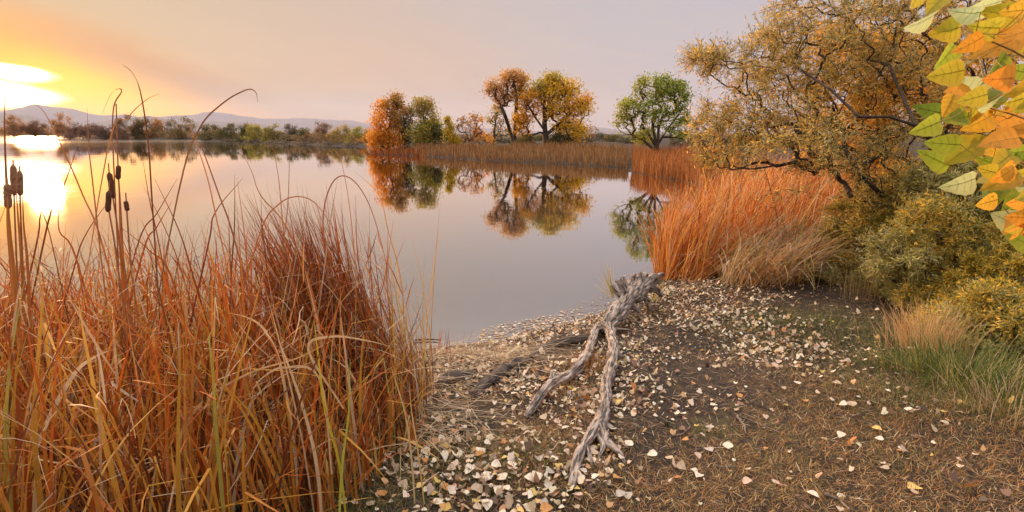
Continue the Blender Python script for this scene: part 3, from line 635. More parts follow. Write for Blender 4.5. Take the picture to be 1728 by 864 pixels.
# small crooked leaf fragments among the tops
Q = gp(in_poly(reg, 4200)); n = len(Q); Q[:, 2] += rng.uniform(.25, 1.2, n) * np.clip(0.62 + Q[:, 1] * .1, .6, 1.0)
c2 = blades(Q, rng.uniform(.12, .45, n), rng.uniform(.2, 1.6, n), rng.uniform(0, 6.28, n), rng.uniform(-.6, 1.2, n), rng.uniform(.004, .010, n), RUST + STRAWC[:1], seg=5, kinkp=.3)
B_ = gp(in_poly(reg, 900)); nb = len(B_); bx2, by2 = topx(B_[:, 0], B_[:, 1], B_[:, 2]); hb_ = rng.uniform(.5, 1.2, nb) * np.where(bx2 > 520, .55, 1)
c3 = blades(B_, hb_, np.abs(rng.normal(.15, .2, nb)), rng.uniform(0, 6.28, nb), rng.uniform(.3, 1.9, nb), rng.uniform(.014, .026, nb), [(0.50, .20, .03, 3), (.62, .36, .10, 2), (.60, .48, .32, 1.2), (.34, .10, .02, 2)], seg=10, kinkp=.5)
tag(obj('reeds', [c1, c2, c3], M_blade), 'dense rust red reed bed filling the left foreground', 'reeds', kind='stuff')
# the leaning sheaf
bxy = np.column_stack([rng.uniform(-1.15, -.66, 760), rng.uniform(3.7, 4.5, 760)]); P = gp(bxy); n = len(P)
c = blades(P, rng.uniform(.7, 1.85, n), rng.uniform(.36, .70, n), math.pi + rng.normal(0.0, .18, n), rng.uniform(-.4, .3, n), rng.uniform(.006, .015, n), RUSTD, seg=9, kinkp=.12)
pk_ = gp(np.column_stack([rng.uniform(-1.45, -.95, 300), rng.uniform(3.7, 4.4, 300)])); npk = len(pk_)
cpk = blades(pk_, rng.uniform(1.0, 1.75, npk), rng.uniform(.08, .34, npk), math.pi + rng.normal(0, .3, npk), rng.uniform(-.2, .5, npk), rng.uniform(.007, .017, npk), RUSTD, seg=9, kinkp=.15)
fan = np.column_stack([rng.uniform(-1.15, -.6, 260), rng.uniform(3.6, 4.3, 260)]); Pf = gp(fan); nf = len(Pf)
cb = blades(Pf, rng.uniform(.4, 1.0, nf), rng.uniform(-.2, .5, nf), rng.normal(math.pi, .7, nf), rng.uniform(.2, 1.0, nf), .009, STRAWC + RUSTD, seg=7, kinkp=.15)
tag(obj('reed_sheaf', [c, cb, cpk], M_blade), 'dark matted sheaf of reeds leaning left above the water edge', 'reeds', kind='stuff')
# thin upright yellowish stalks at its right edge
sx_ = np.column_stack([rng.uniform(-.80, -.60, 24), rng.uniform(3.3, 4.4, 24)]); P = gp(sx_); n = len(P)
c = blades(P, rng.uniform(.9, 1.65, n), rng.uniform(0, .18, n), rng.uniform(0, 6.28, n), rng.uniform(0, .35, n), .008, [(0.62, .36, .08, 3), (.5, .42, .10, 1), (.55, .24, .08, 1)], seg=8, kinkp=.12)
tag(obj('reed_stalks', [c], M_blade), 'thin upright ochre stalks at the right edge of the foreground reeds', 'reeds', kind='stuff')
# hand-placed long blades that stand out
heroes = [(2.75, .05, (.34, .12, .03), [(42, 560), (36, 440), (30, 360), (26, 300)]), (2.8, .04, (.42, .17, .05), [(30, 560), (20, 440), (14, 380), (12, 330)]), (2.7, .035, (.30, .10, .03), [(52, 560), (46, 440), (40, 380), (38, 320)]),
          (3.15, .030, (.36, .12, .03), [(212, 560), (206, 450), (203, 380), (200, 310)]), (3.0, .016, (.16, .06, .03), [(262, 420), (256, 330), (250, 240), (238, 160), (225, 125), (206, 108)]),
          (3.0, .014, (.20, .10, .05), [(300, 330), (335, 220), (375, 175), (415, 152), (431, 155), (435, 172)]),
          (3.1, .014, (.22, .10, .05), [(193, 300), (190, 235), (192, 180), (205, 155), (200, 150), (188, 158), (172, 192)]),
          (2.9, .026, (.17, .06, .03), [(18, 430), (12, 330), (8, 230), (8, 160)]),
          (3.0, .014, (.30, .13, .06), [(160, 340), (150, 250), (147, 182)]),
          (3.2, .014, (.52, .18, .05), [(372, 400), (350, 300), (325, 225), (318, 200)]),
          (3.2, .013, (.26, .10, .05), [(400, 420), (370, 330), (343, 255), (338, 240)]),
          (3.1, .010, (.40, .20, .09), [(180, 260), (215, 200), (245, 170), (272, 156)]),
          (3.0, .012, (.36, .15, .06), [(175, 420), (140, 330), (110, 260), (75, 190), (50, 172)]),
          (3.3, .013, (.40, .17, .07), [(500, 420), (440, 330), (425, 290), (400, 240)]),
          (3.4, .014, (.40, .15, .06), [(500, 500), (480, 400), (470, 300), (458, 240)]),
          (3.4, .010, (.30, .13, .06), [(478, 420), (486, 340), (488, 260), (484, 250)]),
          (3.6, .010, (.28, .12, .06), [(560, 520), (545, 380), (560, 310), (590, 300), (625, 350), (655, 460), (668, 560)]),
          (3.6, .010, (.48, .22, .09), [(600, 560), (600, 460), (590, 350), (575, 270), (560, 250)]),
          (3.6, .010, (.50, .28, .10), [(683, 600), (678, 480), (655, 390), (640, 330), (600, 290)]),
          (3.5, .009, (.34, .14, .06), [(430, 420), (470, 345), (520, 335), (560, 380), (600, 450)]),
          (2.5, .017, (.62, .46, .26), [(505, 864), (495, 740), (480, 650), (465, 590), (440, 550), (415, 535), (385, 528)]),
          (2.4, .018, (.66, .50, .30), [(545, 900), (535, 790), (515, 700), (488, 620), (470, 575)]),
          (2.4, .016, (.55, .46, .05), [(585, 880), (572, 780), (548, 690), (538, 610), (530, 540)]),
          (2.3, .014, (.42, .44, .06), [(572, 880), (578, 780), (588, 700), (591, 605)]),
          (2.2, .020, (.62, .50, .36), [(60, 760), (90, 690), (130, 625), (165, 600), (190, 590)]),
          (2.2, .018, (.66, .56, .42), [(208, 765), (180, 745), (150, 744), (125, 760), (105, 790)]),
          (2.3, .014, (.60, .40, .20), [(330, 864), (300, 760), (340, 680), (420, 630), (500, 605), (560, 575)]),
          (2.3, .017, (.62, .32, .10), [(250, 880), (262, 780), (240, 680), (225, 600), (215, 530)]),
          (2.2, .018, (.60, .36, .12), [(10, 864), (40, 720), (60, 620), (66, 540)]),
          (2.6, .012, (.60, .44, .22), [(700, 850), (695, 780), (684, 700), (660, 620)]),
          (2.7, .012, (.62, .40, .16), [(716, 850), (705, 760), (694, 690), (690, 640)]),
          (2.4, .014, (.62, .54, .42), [(180, 640), (200, 655), (225, 672), (240, 680)]),
          (2.5, .014, (.58, .42, .24), [(580, 690), (520, 590), (560, 568), (620, 575), (660, 585)]),
          (2.4, .014, (.60, .44, .26), [(560, 800), (540, 640), (480, 620), (440, 640), (420, 670)])]
hc = []
for (Yh, w, c_, pl) in heroes:
    dy = rng.normal(0, .06, len(pl)).cumsum(); 
    Q_ = [at(px, py, Yh + dy[i]) for i, (px, py) in enumerate(pl)]
    if pl[0][1] < 600: Q_ = [at(pl[0][0] + np.clip((pl[0][0] - pl[1][0]) * (700 - pl[0][1]) / (pl[0][1] - pl[1][1]), -70, 70), 700, Yh + .1)] + Q_
    hc.append(ribbon(Q_, w * (.72 if pl[-1][1] < 420 else .9), c_))
for (px0, py0, px1, py1, Yh) in [(80, 380, 130, 250, 3.3), (120, 470, 190, 330, 3.3), (290, 470, 200, 380, 3.2), (330, 480, 260, 300, 3.3), (310, 470, 240, 310, 3.4), (420, 480, 400, 300, 3.4), (452, 470, 440, 320, 3.4), (390, 470, 396, 295, 3.4),
                                 (545, 470, 570, 300, 3.5), (620, 560, 655, 380, 3.6), (628, 560, 600, 330, 3.6), (240, 430, 290, 340, 3.2), (85, 400, 60, 300, 3.1), (350, 420, 410, 300, 3.4), (270, 420, 238, 250, 3.3), (230, 420, 300, 300, 3.3), (60, 420, 85, 310, 3.2), (130, 440, 100, 340, 3.2), (500, 430, 520, 320, 3.5), (660, 560, 664, 370, 3.6)]:
    mx, my = (px0 + px1) / 2 + rng.normal(0, 8), (py0 + py1) / 2; hc.append(ribbon([at(px0 + np.clip((px0 - px1) * (680 - py0) / (py0 - py1), -60, 60), 680, Yh), at(px0, py0, Yh), at(mx, my, Yh), at(px1, py1, Yh)], .010, pick(RUSTD, 1)[0]))
tag(obj('reed_blades', hc, M_blade), 'single long arching blades standing out of the foreground reeds', 'reeds', kind='stuff')
# roots for the hand-placed blades: lower stalks down to the ground
low_ = gp(in_poly(np.array([(-3.2, 2.4), (-3.2, 3.8), (-.75, 4.2), (-.8, 2.6)]), 900)); n = len(low_)
tag(obj('reed_stubble', blades(low_, rng.uniform(.3, .8, n), np.abs(rng.normal(.3, .3, n)), rng.uniform(0, 6.28, n), rng.uniform(0, 1.0, n), .011, STRAWC + RUST, seg=6, kinkp=.4), M_blade), 'broken bent reed blades low among the foreground stems', 'reeds', kind='stuff')

# cattails with seed heads
def lathe(pts, radii, sides=10, nz=0.0):
    pts = np.asarray(pts, float); n = len(pts); d = unit(np.gradient(pts, axis=0)); ref = np.array([0.3, -1.0, 0.1]); u = unit(np.cross(d, ref)); v = np.cross(d, u)
    ang = np.arange(sides) * 2 * math.pi / sides; rr_ = np.asarray(radii)[:, None] * (1 + nz * rng.normal(size=(n, sides)))
    V = (pts[:, None] + (u[:, None] * np.cos(ang)[None, :, None] + v[:, None] * np.sin(ang)[None, :, None]) * rr_[..., None]).reshape(-1, 3)
    i, j = np.meshgrid(np.arange(n - 1), np.arange(sides), indexing='ij'); a = (i * sides + j).ravel(); b = (i * sides + (j + 1) % sides).ravel()
    Fs = np.stack([a, b, b + sides, a + sides], 1); V = np.vstack([V, pts[0], pts[-1]]); N = n * sides
    jj_ = np.arange(sides); cap = np.concatenate([np.stack([np.full(sides, N), (jj_ + 1) % sides, jj_], 1), np.stack([np.full(sides, N + 1), (n - 1) * sides + jj_, (n - 1) * sides + (jj_ + 1) % sides], 1)])
    return V, Fs, cap
def lathe_obj(name, pts, radii, mat, parent, sides=10, nz=0.0, sm=True):
    V, Fs, cap = lathe(pts, radii, sides, nz); return obj(name, [(V, Fs, None), (V[:0], cap - 0, None)] if False else [(V, Fs, None), (V.copy(), cap, None)], mat, parent, smooth_=sm)
M_head = barkmat('cattail_felt', (0.10, 0.035, 0.018), (0.17, 0.065, 0.03), 120, .5)
M_headf = barkmat('cattail_fluff', (0.26, 0.12, 0.06), (0.42, 0.24, 0.13), 90, .7)
M_stem = barkmat('cattail_stem', (0.36, 0.14, 0.05), (0.48, 0.22, 0.08), 30, .3)
def cattail(label, Y, stem, head, hw, mat, spike=True):
    pts = [at(px, py, Y) for px, py in stem]; b = pts[0].copy(); b[2] = zg(b[0], b[1]); pts = [b] + pts
    root = empty('cattail', b); tag(root, label, 'cattail', 'cattails in the left foreground')
    P = np.array(pts) - b
    # densify
    t = np.linspace(0, len(P) - 1, 24); P = np.column_stack([np.interp(t, np.arange(len(P)), P[:, k]) for k in range(3)])
    lathe_obj('stem', P, np.linspace(.0055, .003, len(P)), M_stem, root, 7)
    h0, h1 = at(*head[0], Y) - b, at(*head[1], Y) - b; s = np.linspace(0, 1, 12)
    rad = hw * np.minimum(1, np.minimum(s * 6 + .35, (1 - s) * 6 + .35))
    lathe_obj('seed_head', h0[None] * (1 - s[:, None]) + h1[None] * s[:, None], rad, mat, root, 12, .05)
    lv = [b * 0 + np.array([rng.normal(0, .02), rng.normal(0, .02), 0]) for _ in range(4)]
    c = blades(np.array(lv), rng.uniform(.9, 1.4, 4), rng.uniform(.02, .15, 4), rng.uniform(0, 6.28, 4), rng.uniform(.1, .5, 4), .013, RUSTD, seg=9)
    obj('leaf', c, M_blade, root)
cattail('slim dark cattail head highest of the four, upright on the straight stem', 3.2, [(208, 440), (204, 360), (200, 300), (198, 250), (196, 175)], [(199, 303), (200, 279)], .013, M_head)
cattail('dark cattail head tilted against the straight stem, just below the highest head', 3.15, [(206, 450), (198, 380), (190, 330), (184, 290), (183, 275)], [(192, 335), (184, 291)], .0145, M_head)
cattail('drooping dark cattail head hanging lowest left of the straight stem', 3.1, [(200, 460), (192, 400), (184, 357), (184, 320), (185, 305)], [(182, 358), (184, 322)], .014, M_head)
cattail('small stubby cattail head right of the straight stem', 3.1, [(222, 460), (217, 400), (214, 356), (213, 336), (212, 325)], [(215, 356), (212, 339)], .012, M_head)
cattail('fluffy orange brown cattail head at the left edge, leftmost of three', 2.7, [(30, 560), (22, 440), (15, 360), (12, 300)], [(14, 352), (12, 310)], .015, M_headf)
cattail('fluffy orange brown cattail head at the left edge, tallest of three', 2.8, [(34, 560), (28, 440), (24, 340), (22, 270)], [(24, 330), (22, 278)], .0135, M_headf)
cattail('fluffy orange brown cattail head at the left edge, rightmost of three', 2.75, [(44, 560), (38, 440), (34, 340), (33, 280)], [(34, 330), (33, 288)], .013, M_headf)

# ------------------------------------------------------------------ the olive-leaved tree on the right
M_olbark = barkmat('olive_bark', (0.022, 0.015, 0.012), (0.07, 0.045, 0.032), 14)
def spray_tree(name, label, cat, Y, base_px, limbs, blobs, n_attr, n_twig, per, pals, tl=.2, ll=.032, lw=.0065, rt=.0035, pw=.5, droop=.25, group=None, pxbase=None, shell=.2, up=.1, gam=2.5):
    b0 = at(*base_px, Y); base = np.array([b0[0], Y, zg(b0[0], Y) - .05]); root = empty(name, base); tag(root, label, cat, group); s = Y / F
    seeds = []
    for li, l in enumerate(limbs):
        pts = [at(px, py, Y + dy) - base for px, py, dy in l]
        if li == 0: pts[0] = np.zeros(3)
        seeds.append(pts)
    ells = []
    for (px, py, Yb, rx, ry, dep, w, pi) in blobs: ells.append((at(px, py, Yb) - base, np.array([rx * Yb / F, dep, ry * Yb / F]), w, pi))
    A, k = ellip_points(ells, n_attr, shell); A[:, 2] = np.maximum(A[:, 2], .1)
    P, par, tips = skeleton(seeds, A, up=up, jit=.08); rad, cnt = pipe(par, tips, rt, pw, len(P))
    i = np.nonzero(par >= 0)[0]; q = par[i]
    obj('trunk', segs(P[q], P[i], np.minimum(rad[q], rad[i] * 1.35), rad[i], 6), M_olbark, root)
    tw = np.nonzero(cnt <= 2)[0]; n = n_twig; wts = rng.gamma(gam, 1, len(tw)); wts /= wts.sum(); sel = rng.choice(len(tw), n, p=wts); j = tw[sel]
    f = rng.random((n, 1)); B = P[j] * f + P[par[j]] * (1 - f)
    out_d = unit(P[j] - P[par[j]]); d = unit(out_d * .7 + rand_dirs(n) * .9 + np.array([0, 0, -droop])); TL = tl * rng.uniform(.5, 1.3, n)
    Tip = B + d * TL[:, None]
    sv = segs(B, Tip, np.full(n, .0012), np.full(n, .0006), 3); obj('twigs', sv, M_olbark, root)
    pk = np.zeros(n, int); bd = np.full(n, 1e9)
    for e in ells:
        dd = np.linalg.norm((B - e[0]) / e[1], axis=1); u = dd < bd; bd[u] = dd[u]; pk[u] = e[3]
    tint = rng.uniform(.7, 1.35, (n, 1)); N = n * per; ti = np.repeat(np.arange(n), per); t = np.tile((np.arange(per) + .6) / per, n)[:, None]
    ld = unit(np.repeat(d, per, 0) * .75 + rand_dirs(N) * .8); c = B[ti] + (Tip - B)[ti] * t + ld * ll * .9
    col = np.zeros((N, 3))
    for jn, pl in enumerate(pals):
        mk = pk[ti] == jn
        if mk.any(): col[mk] = pick(pl, int(mk.sum()), .3)
    col *= tint[ti]; sd2 = unit(np.cross(ld, rand_dirs(N))); L = ll * rng.uniform(.6, 1.25, N)
    obj('crown', rhombi(c, ld, sd2, L, L * (lw / ll), col), M_leaf, root); return root
OL1 = [(0.56, 0.43, 0.14, 4), (0.72, 0.46, 0.10, 2.2), (0.36, 0.32, 0.11, 3.5), (0.44, 0.44, 0.26, 2.4), (0.85, .48, .09, 3.5), (0.13, .11, .045, 1.2)]
OL2 = [(0.70, 0.40, 0.07, 4), (0.82, 0.46, 0.07, 2), (0.30, 0.20, 0.05, 2)]
OL3 = [(0.52, 0.45, 0.18, 3), (0.70, 0.50, 0.14, 3), (0.40, 0.36, .14, 2), (0.14, .13, .05, 1.5)]
spray_tree('russian_olive_tree', 'large spreading tree on the right with narrow olive and rust leaves and dark arching limbs', 'tree', 8.8, (1600, 430),
    [[(1600, 430, 0), (1540, 375, -.4), (1490, 330, -.8), (1455, 300, -1.1), (1432, 268, -1.3), (1400, 252, -1.4), (1370, 236, -1.5)],
     [(1600, 420, 0), (1640, 350, -.4), (1620, 290, -.8), (1580, 245, -1.2), (1545, 212, -1.5), (1500, 197, -1.6), (1450, 197, -1.6), (1400, 206, -1.6), (1340, 230, -1.5), (1290, 234, -1.3)],
     [(1455, 300, -1.1), (1425, 250, -.8), (1400, 200, -.3)], [(1490, 330, -.8), (1420, 262, -1.2), (1380, 180, -1.0)], [(1500, 345, -.8), (1400, 330, -1.2), (1330, 320, -1.3), (1290, 330, -1.3)], [(1530, 370, -.6), (1440, 350, -1.1), (1380, 365, -1.3)], [(1545, 212, -1.5), (1500, 110, -.8), (1450, 95, 0), (1380, 60, .2)], [(1640, 350, -.1), (1680, 230, 0), (1640, 120, 0), (1560, 60, 0), (1530, 5, 0)],
     [(1340, 230, -1.5), (1270, 250, -1.2), (1220, 262, -1.0)], [(1545, 20, 0), (1480, 10, 0), (1400, 30, .3)], [(1450, 197, -1.6), (1400, 150, -1.2), (1340, 110, 0), (1270, 90, 0)]],
    [(1235, 215, 9.0, 65, 45, .8, 1.6, 0), (1215, 105, 9.2, 50, 22, .5, .55, 0), (1290, 125, 9.0, 65, 45, .8, 1.4, 0), (1300, 200, 8.8, 90, 50, 1., 2, 0), (1370, 90, 9, 85, 70, 1.2, 2.2, 0), (1340, 25, 9, 45, 40, .8, .9, 0),
     (1440, 40, 9, 110, 70, 1.2, 2.4, 0), (1440, 140, 8.9, 110, 70, 1.3, 2.4, 0), (1400, 235, 8.7, 110, 45, 1.2, 1.8, 2), (1560, 90, 8.8, 120, 110, 1.4, 3, 0), (1530, 210, 8.6, 100, 70, 1.3, 1.8, 2), (1680, 130, 8.8, 110, 150, 1.3, 3, 0),
     (1660, 280, 8.6, 90, 60, 1.2, 1.4, 2), (1560, -60, 9, 180, 70, 1.5, 2, 0), (1245, 270, 8.9, 60, 20, .5, .6, 0), (1400, 275, 8.5, 80, 22, .8, .7, 0), (1195, 95, 9.2, 40, 12, .4, .25, 0), (1200, 235, 9.0, 35, 50, .5, .6, 0), (1330, -10, 9, 40, 30, .6, .4, 0), (1500, 320, 8.3, 80, 40, .8, 1.6, 2), (1580, 330, 8.3, 90, 50, .8, 2, 2), (1690, 350, 8.2, 60, 60, .8, 1.2, 2), (1500, 60, 8.6, 90, 80, 1, 2, 0), (1480, 160, 8.5, 90, 60, 1, 1.6, 1), (1300, 70, 9, 40, 30, .6, .4, 0)],
    2100, 11000, 8, [OL1, OL2, OL3], tl=.26, lw=.0075, ll=.034, rt=.0026, gam=1.1)
# yellow tree behind it, glimpsed through the gaps
b0 = at(1480, 380, 14)
pxtree('yellow_tree', 'golden yellow tree glimpsed through the branches of the large right hand tree', 'tree', 14, 1500, 360, [[(1500, 360), (1490, 250), (1470, 150)], [(1490, 250), (1600, 150)]],
       [(1450, 110, 90, 70, 2, 0), (1540, 190, 100, 60, 2, 0), (1420, 230, 90, 40, 1.2, 0), (1620, 110, 90, 90, 2, 0), (1650, 240, 90, 60, 1.5, 0), (1500, 300, 110, 40, 1.5, 0)], 260, 16000, .06, .2, [[(0.75, .40, .04, 3), (.8, .48, .06, 2), (.5, .25, .04, 1)]], rt=.008)
# shrubs below
SHP = [(0.52, 0.41, 0.09, 4), (0.72, 0.47, 0.08, 3), (0.24, 0.26, 0.06, 3), (0.42, 0.42, .24, 1.2)]
SHY = [(0.78, 0.52, 0.06, 2.4), (0.60, 0.42, 0.07, 3), (0.28, 0.28, 0.06, 3.5)]
SHD = [(0.36, 0.35, 0.12, 3), (0.50, 0.44, 0.14, 2), (0.42, .40, .26, 1.2)]
spray_tree('willow_shrub', 'grey green shrub under the trunk of the large tree, leftmost of the right hand shrubs', 'shrub', 8.0, (1500, 470), [[(1500, 470, 0), (1490, 420, 0), (1480, 380, 0)]],
    [(1430, 380, 8.1, 45, 45, .5, 1, 0), (1560, 320, 8.0, 70, 40, .5, 1.2, 0), (1420, 470, 7.6, 40, 25, .4, .6, 2), (1470, 400, 8.0, 60, 45, .6, 2, 0), (1520, 370, 8.2, 70, 60, .6, 2, 2), (1440, 450, 7.8, 45, 35, .5, 1, 0), (1500, 460, 7.7, 60, 35, .5, 1.3, 2)], 380, 7000, 8, [SHP, SHY, SHD], tl=.13, ll=.026, lw=.0065, group='shrubs along the right bank')
spray_tree('willow_shrub', 'tall silvery olive shrub in the middle of the right hand thicket', 'shrub', 7.0, (1610, 500), [[(1610, 500, 0), (1600, 420, 0), (1600, 350, 0)]],
    [(1600, 330, 7.1, 70, 70, .6, 2, 2), (1620, 410, 6.9, 90, 60, .6, 2.4, 0), (1560, 450, 6.9, 60, 50, .5, 1.4, 0), (1680, 370, 7.2, 70, 70, .6, 1.6, 2)], 420, 9000, 8, [SHP, SHY, SHD], tl=.13, ll=.028, lw=.007, group='shrubs along the right bank')
spray_tree('willow_shrub', 'mustard tinged shrub at the right edge, nearest of the right hand shrubs', 'shrub', 5.7, (1700, 600), [[(1700, 600, 0), (1700, 520, 0), (1700, 450, 0)]],
    [(1690, 490, 5.6, 80, 70, .5, 2.4, 1), (1740, 420, 5.8, 70, 80, .5, 1.8, 0), (1640, 540, 5.6, 55, 45, .4, 1.3, 1), (1600, 500, 5.9, 50, 35, .4, 1, 0), (1740, 580, 5.5, 60, 50, .4, 1.2, 1), (1560, 520, 6.2, 50, 35, .4, 1.2, 1), (1600, 545, 6.0, 60, 35, .3, 1, 0), (1660, 580, 5.6, 70, 40, .3, 1.4, 1), (1540, 480, 6.4, 45, 40, .4, 1, 2)], 420, 9000, 8, [SHP, SHY, SHD], tl=.12, ll=.024, lw=.006, group='shrubs along the right bank')

def thicket(label, Y, base, spec, pi, k1):
    bl_ = [(px, py, Y + rng.uniform(-.25, .25), rx, ry, .4, 1, int(rng.integers(3))) for px, py, rx, ry in spec]
    spray_tree('willow_shrub', label, 'shrub', Y, base, [[(base[0], base[1], 0), (base[0] - 8, base[1] - 50, 0), (base[0] + 5, base[1] - 100, 0)]], bl_, 300, k1, 8, [SHP, SHY, SHD], tl=.17, ll=.027, lw=.0062, group='shrubs along the right bank', gam=1.0, rt=.0022)
thicket('loose twiggy olive shrub filling the gap between the silvery shrub and the path', 6.5, (1560, 560), [(1510, 440, 45, 50), (1550, 490, 50, 45), (1590, 440, 50, 60), (1520, 520, 40, 22), (1600, 520, 60, 30), (1570, 380, 50, 50)], 0, 4200)
thicket('low straggly golden shrub spilling over the grass at the right edge', 5.2, (1690, 650), [(1640, 570, 50, 35), (1690, 530, 60, 50), (1740, 570, 50, 60), (1700, 610, 60, 25), (1600, 560, 35, 22)], 1, 3600)
thicket('tall thin shrub rising behind the silvery shrub at the right edge', 7.6, (1690, 470), [(1680, 330, 60, 60), (1720, 400, 60, 60), (1640, 370, 50, 60), (1560, 390, 50, 50), (1700, 260, 50, 40)], 2, 4200)
# ------------------------------------------------------------------ overhanging cottonwood branch
def leafshape(L, Wd, curl=0.12, fold=0.1, n=9, wav=0.0):
    """outline of a broad pointed leaf as three columns (left edge, midrib, right edge); root at the origin, +Y to the tip"""
    t = np.linspace(0, 1, n); w = Wd * .5 * np.sin(np.pi * np.clip(t, 0, 1) ** .62) ** .85 * (1 + wav * np.sin(t * 31)); w[0] = 0; w[-1] = 0
    z = -curl * L * (t ** 2); mid = np.stack([0 * t, L * t, z], 1)
    lft = np.stack([-w, L * t - L * .02, z + fold * w + wav * .3 * np.sin(t * 17) * w], 1); rgt = np.stack([w, L * t - L * .02, z + fold * w * .8], 1)
    V = np.concatenate([lft, mid, rgt]); k = np.arange(n - 1)
    return V, np.concatenate([np.stack([k, n + k, n + k + 1, k + 1], 1), np.stack([n + k, 2 * n + k, 2 * n + k + 1, n + k + 1], 1)])
LC = {'g': (0.30, 0.40, 0.04), 'y': (0.56, 0.52, 0.05), 'Y': (0.68, 0.46, 0.05), 'o': (0.82, 0.44, 0.06), 'O': (0.80, 0.36, 0.05), 'p': (0.46, 0.52, 0.26), 'd': (0.16, 0.25, 0.03)}
# px, py of the leaf centre, length px, direction in the picture (deg, 0 = right, 90 = up), tilt away (0 facing), colour
lv = [(1600, 52, 70, 200, 20, 'y'), (1555, 40, 75, 215, 65, 'p'), (1580, 5, 60, 230, 30, 'y'), (1545, 0, 50, 240, 20, 'y'), (1660, 12, 90, 200, 60, 'p'), (1640, 75, 60, 215, 20, 'o'), (1685, 75, 90, 200, 15, 'o'), (1720, 18, 60, 190, 30, 'Y'),
      (1600, 95, 60, 240, 25, 'g'), (1595, 125, 70, 190, 15, 'y'), (1612, 118, 60, 215, 70, 'p'), (1668, 130, 70, 255, 75, 'p'), (1692, 133, 75, 190, 15, 'O'), (1655, 150, 75, 215, 70, 'y'), (1602, 178, 50, 250, 20, 'Y'), (1570, 188, 60, 175, 30, 'd'),
      (1648, 165, 60, 200, 20, 'y'), (1680, 175, 90, 222, 70, 'p'), (1715, 170, 55, 200, 35, 'y'), (1612, 200, 60, 190, 20, 'g'), (1565, 215, 70, 205, 15, 'g'), (1700, 200, 80, 205, 12, 'o'), (1660, 205, 70, 215, 25, 'Y'), (1645, 190, 50, 260, 20, 'y'),
      (1590, 243, 70, 175, 25, 'g'), (1625, 255, 75, 215, 15, 'y'), (1580, 270, 70, 160, 25, 'g'), (1690, 235, 75, 185, 20, 'o'), (1670, 262, 65, 200, 15, 'Y'), (1650, 245, 55, 240, 20, 'y'), (1690, 272, 60, 215, 20, 'y'), (1722, 258, 55, 195, 30, 'g'),
      (1622, 312, 70, 205, 35, 'p'), (1690, 305, 75, 205, 12, 'Y'), (1668, 288, 50, 170, 20, 'y'), (1665, 342, 60, 195, 20, 'Y'), (1715, 340, 60, 195, 25, 'o'), (1700, 372, 75, 160, 25, 'p'), (1722, 405, 70, 150, 20, 'g'), (1720, 120, 50, 170, 30, 'g'),
      (1725, 295, 50, 200, 30, 'y'), (1728, 220, 60, 170, 20, 'o'), (1735, 50, 80, 190, 15, 'o'), (1740, 150, 80, 200, 15, 'Y'), (1745, 330, 80, 190, 15, 'y'), (1700, 45, 50, 220, 30, 'y'), (1630, 25, 60, 190, 60, 'p'), (1712, 385, 50, 200, 30, 'y')]
bb = at(1800, 240, .95); br = empty('cottonwood_branch', bb); tag(br, 'overhanging branch of large green, yellow and orange leaves at the upper right edge', 'branch')
right = np.array([1.0, 0, 0]); upv = np.array([0, sp_, cp]); back = np.array([0, -cp, sp_])  # towards the eye
M_twig = barkmat('leaf_twig', (0.30, 0.17, 0.05), (0.42, 0.26, 0.08), 60, .1)
nodes_ = []
for (pl) in [[(1830, 250), (1770, 215), (1700, 190), (1640, 175)], [(1830, 250), (1770, 290), (1720, 310), (1660, 262), (1640, 250)], [(1830, 250), (1790, 140), (1720, 90), (1650, 60), (1600, 20)], [(1790, 290), (1760, 350), (1730, 380)], [(1790, 140), (1780, 60), (1740, 20), (1690, -10)]]:
    pts = np.array([at(px, py, .95 + rng.uniform(-.03, .05)) for px, py in pl]) - bb
    t = np.linspace(0, len(pts) - 1, 14); Pq = np.column_stack([np.interp(t, np.arange(len(pts)), pts[:, k]) for k in range(3)]); nodes_.append(Pq)
    lathe_obj('twig', Pq, np.linspace(.0024, .0011, len(Pq)), M_twig, br, 6)
nodes_ = np.concatenate(nodes_)
lv = [(a_, b_, c_ * .76, d_, e_, f_) for a_, b_, c_, d_, e_, f_ in lv]
for _ in range(34):
    yq = rng.uniform(-10, 400); xq = rng.uniform(np.interp(yq, [0, 60, 200, 300, 400], [1590, 1620, 1600, 1660, 1710]), 1760)
    lv.append((xq, yq, rng.uniform(38, 62), rng.uniform(165, 255), rng.uniform(10, 70), 'gyYgypgo'[rng.integers(8)]))
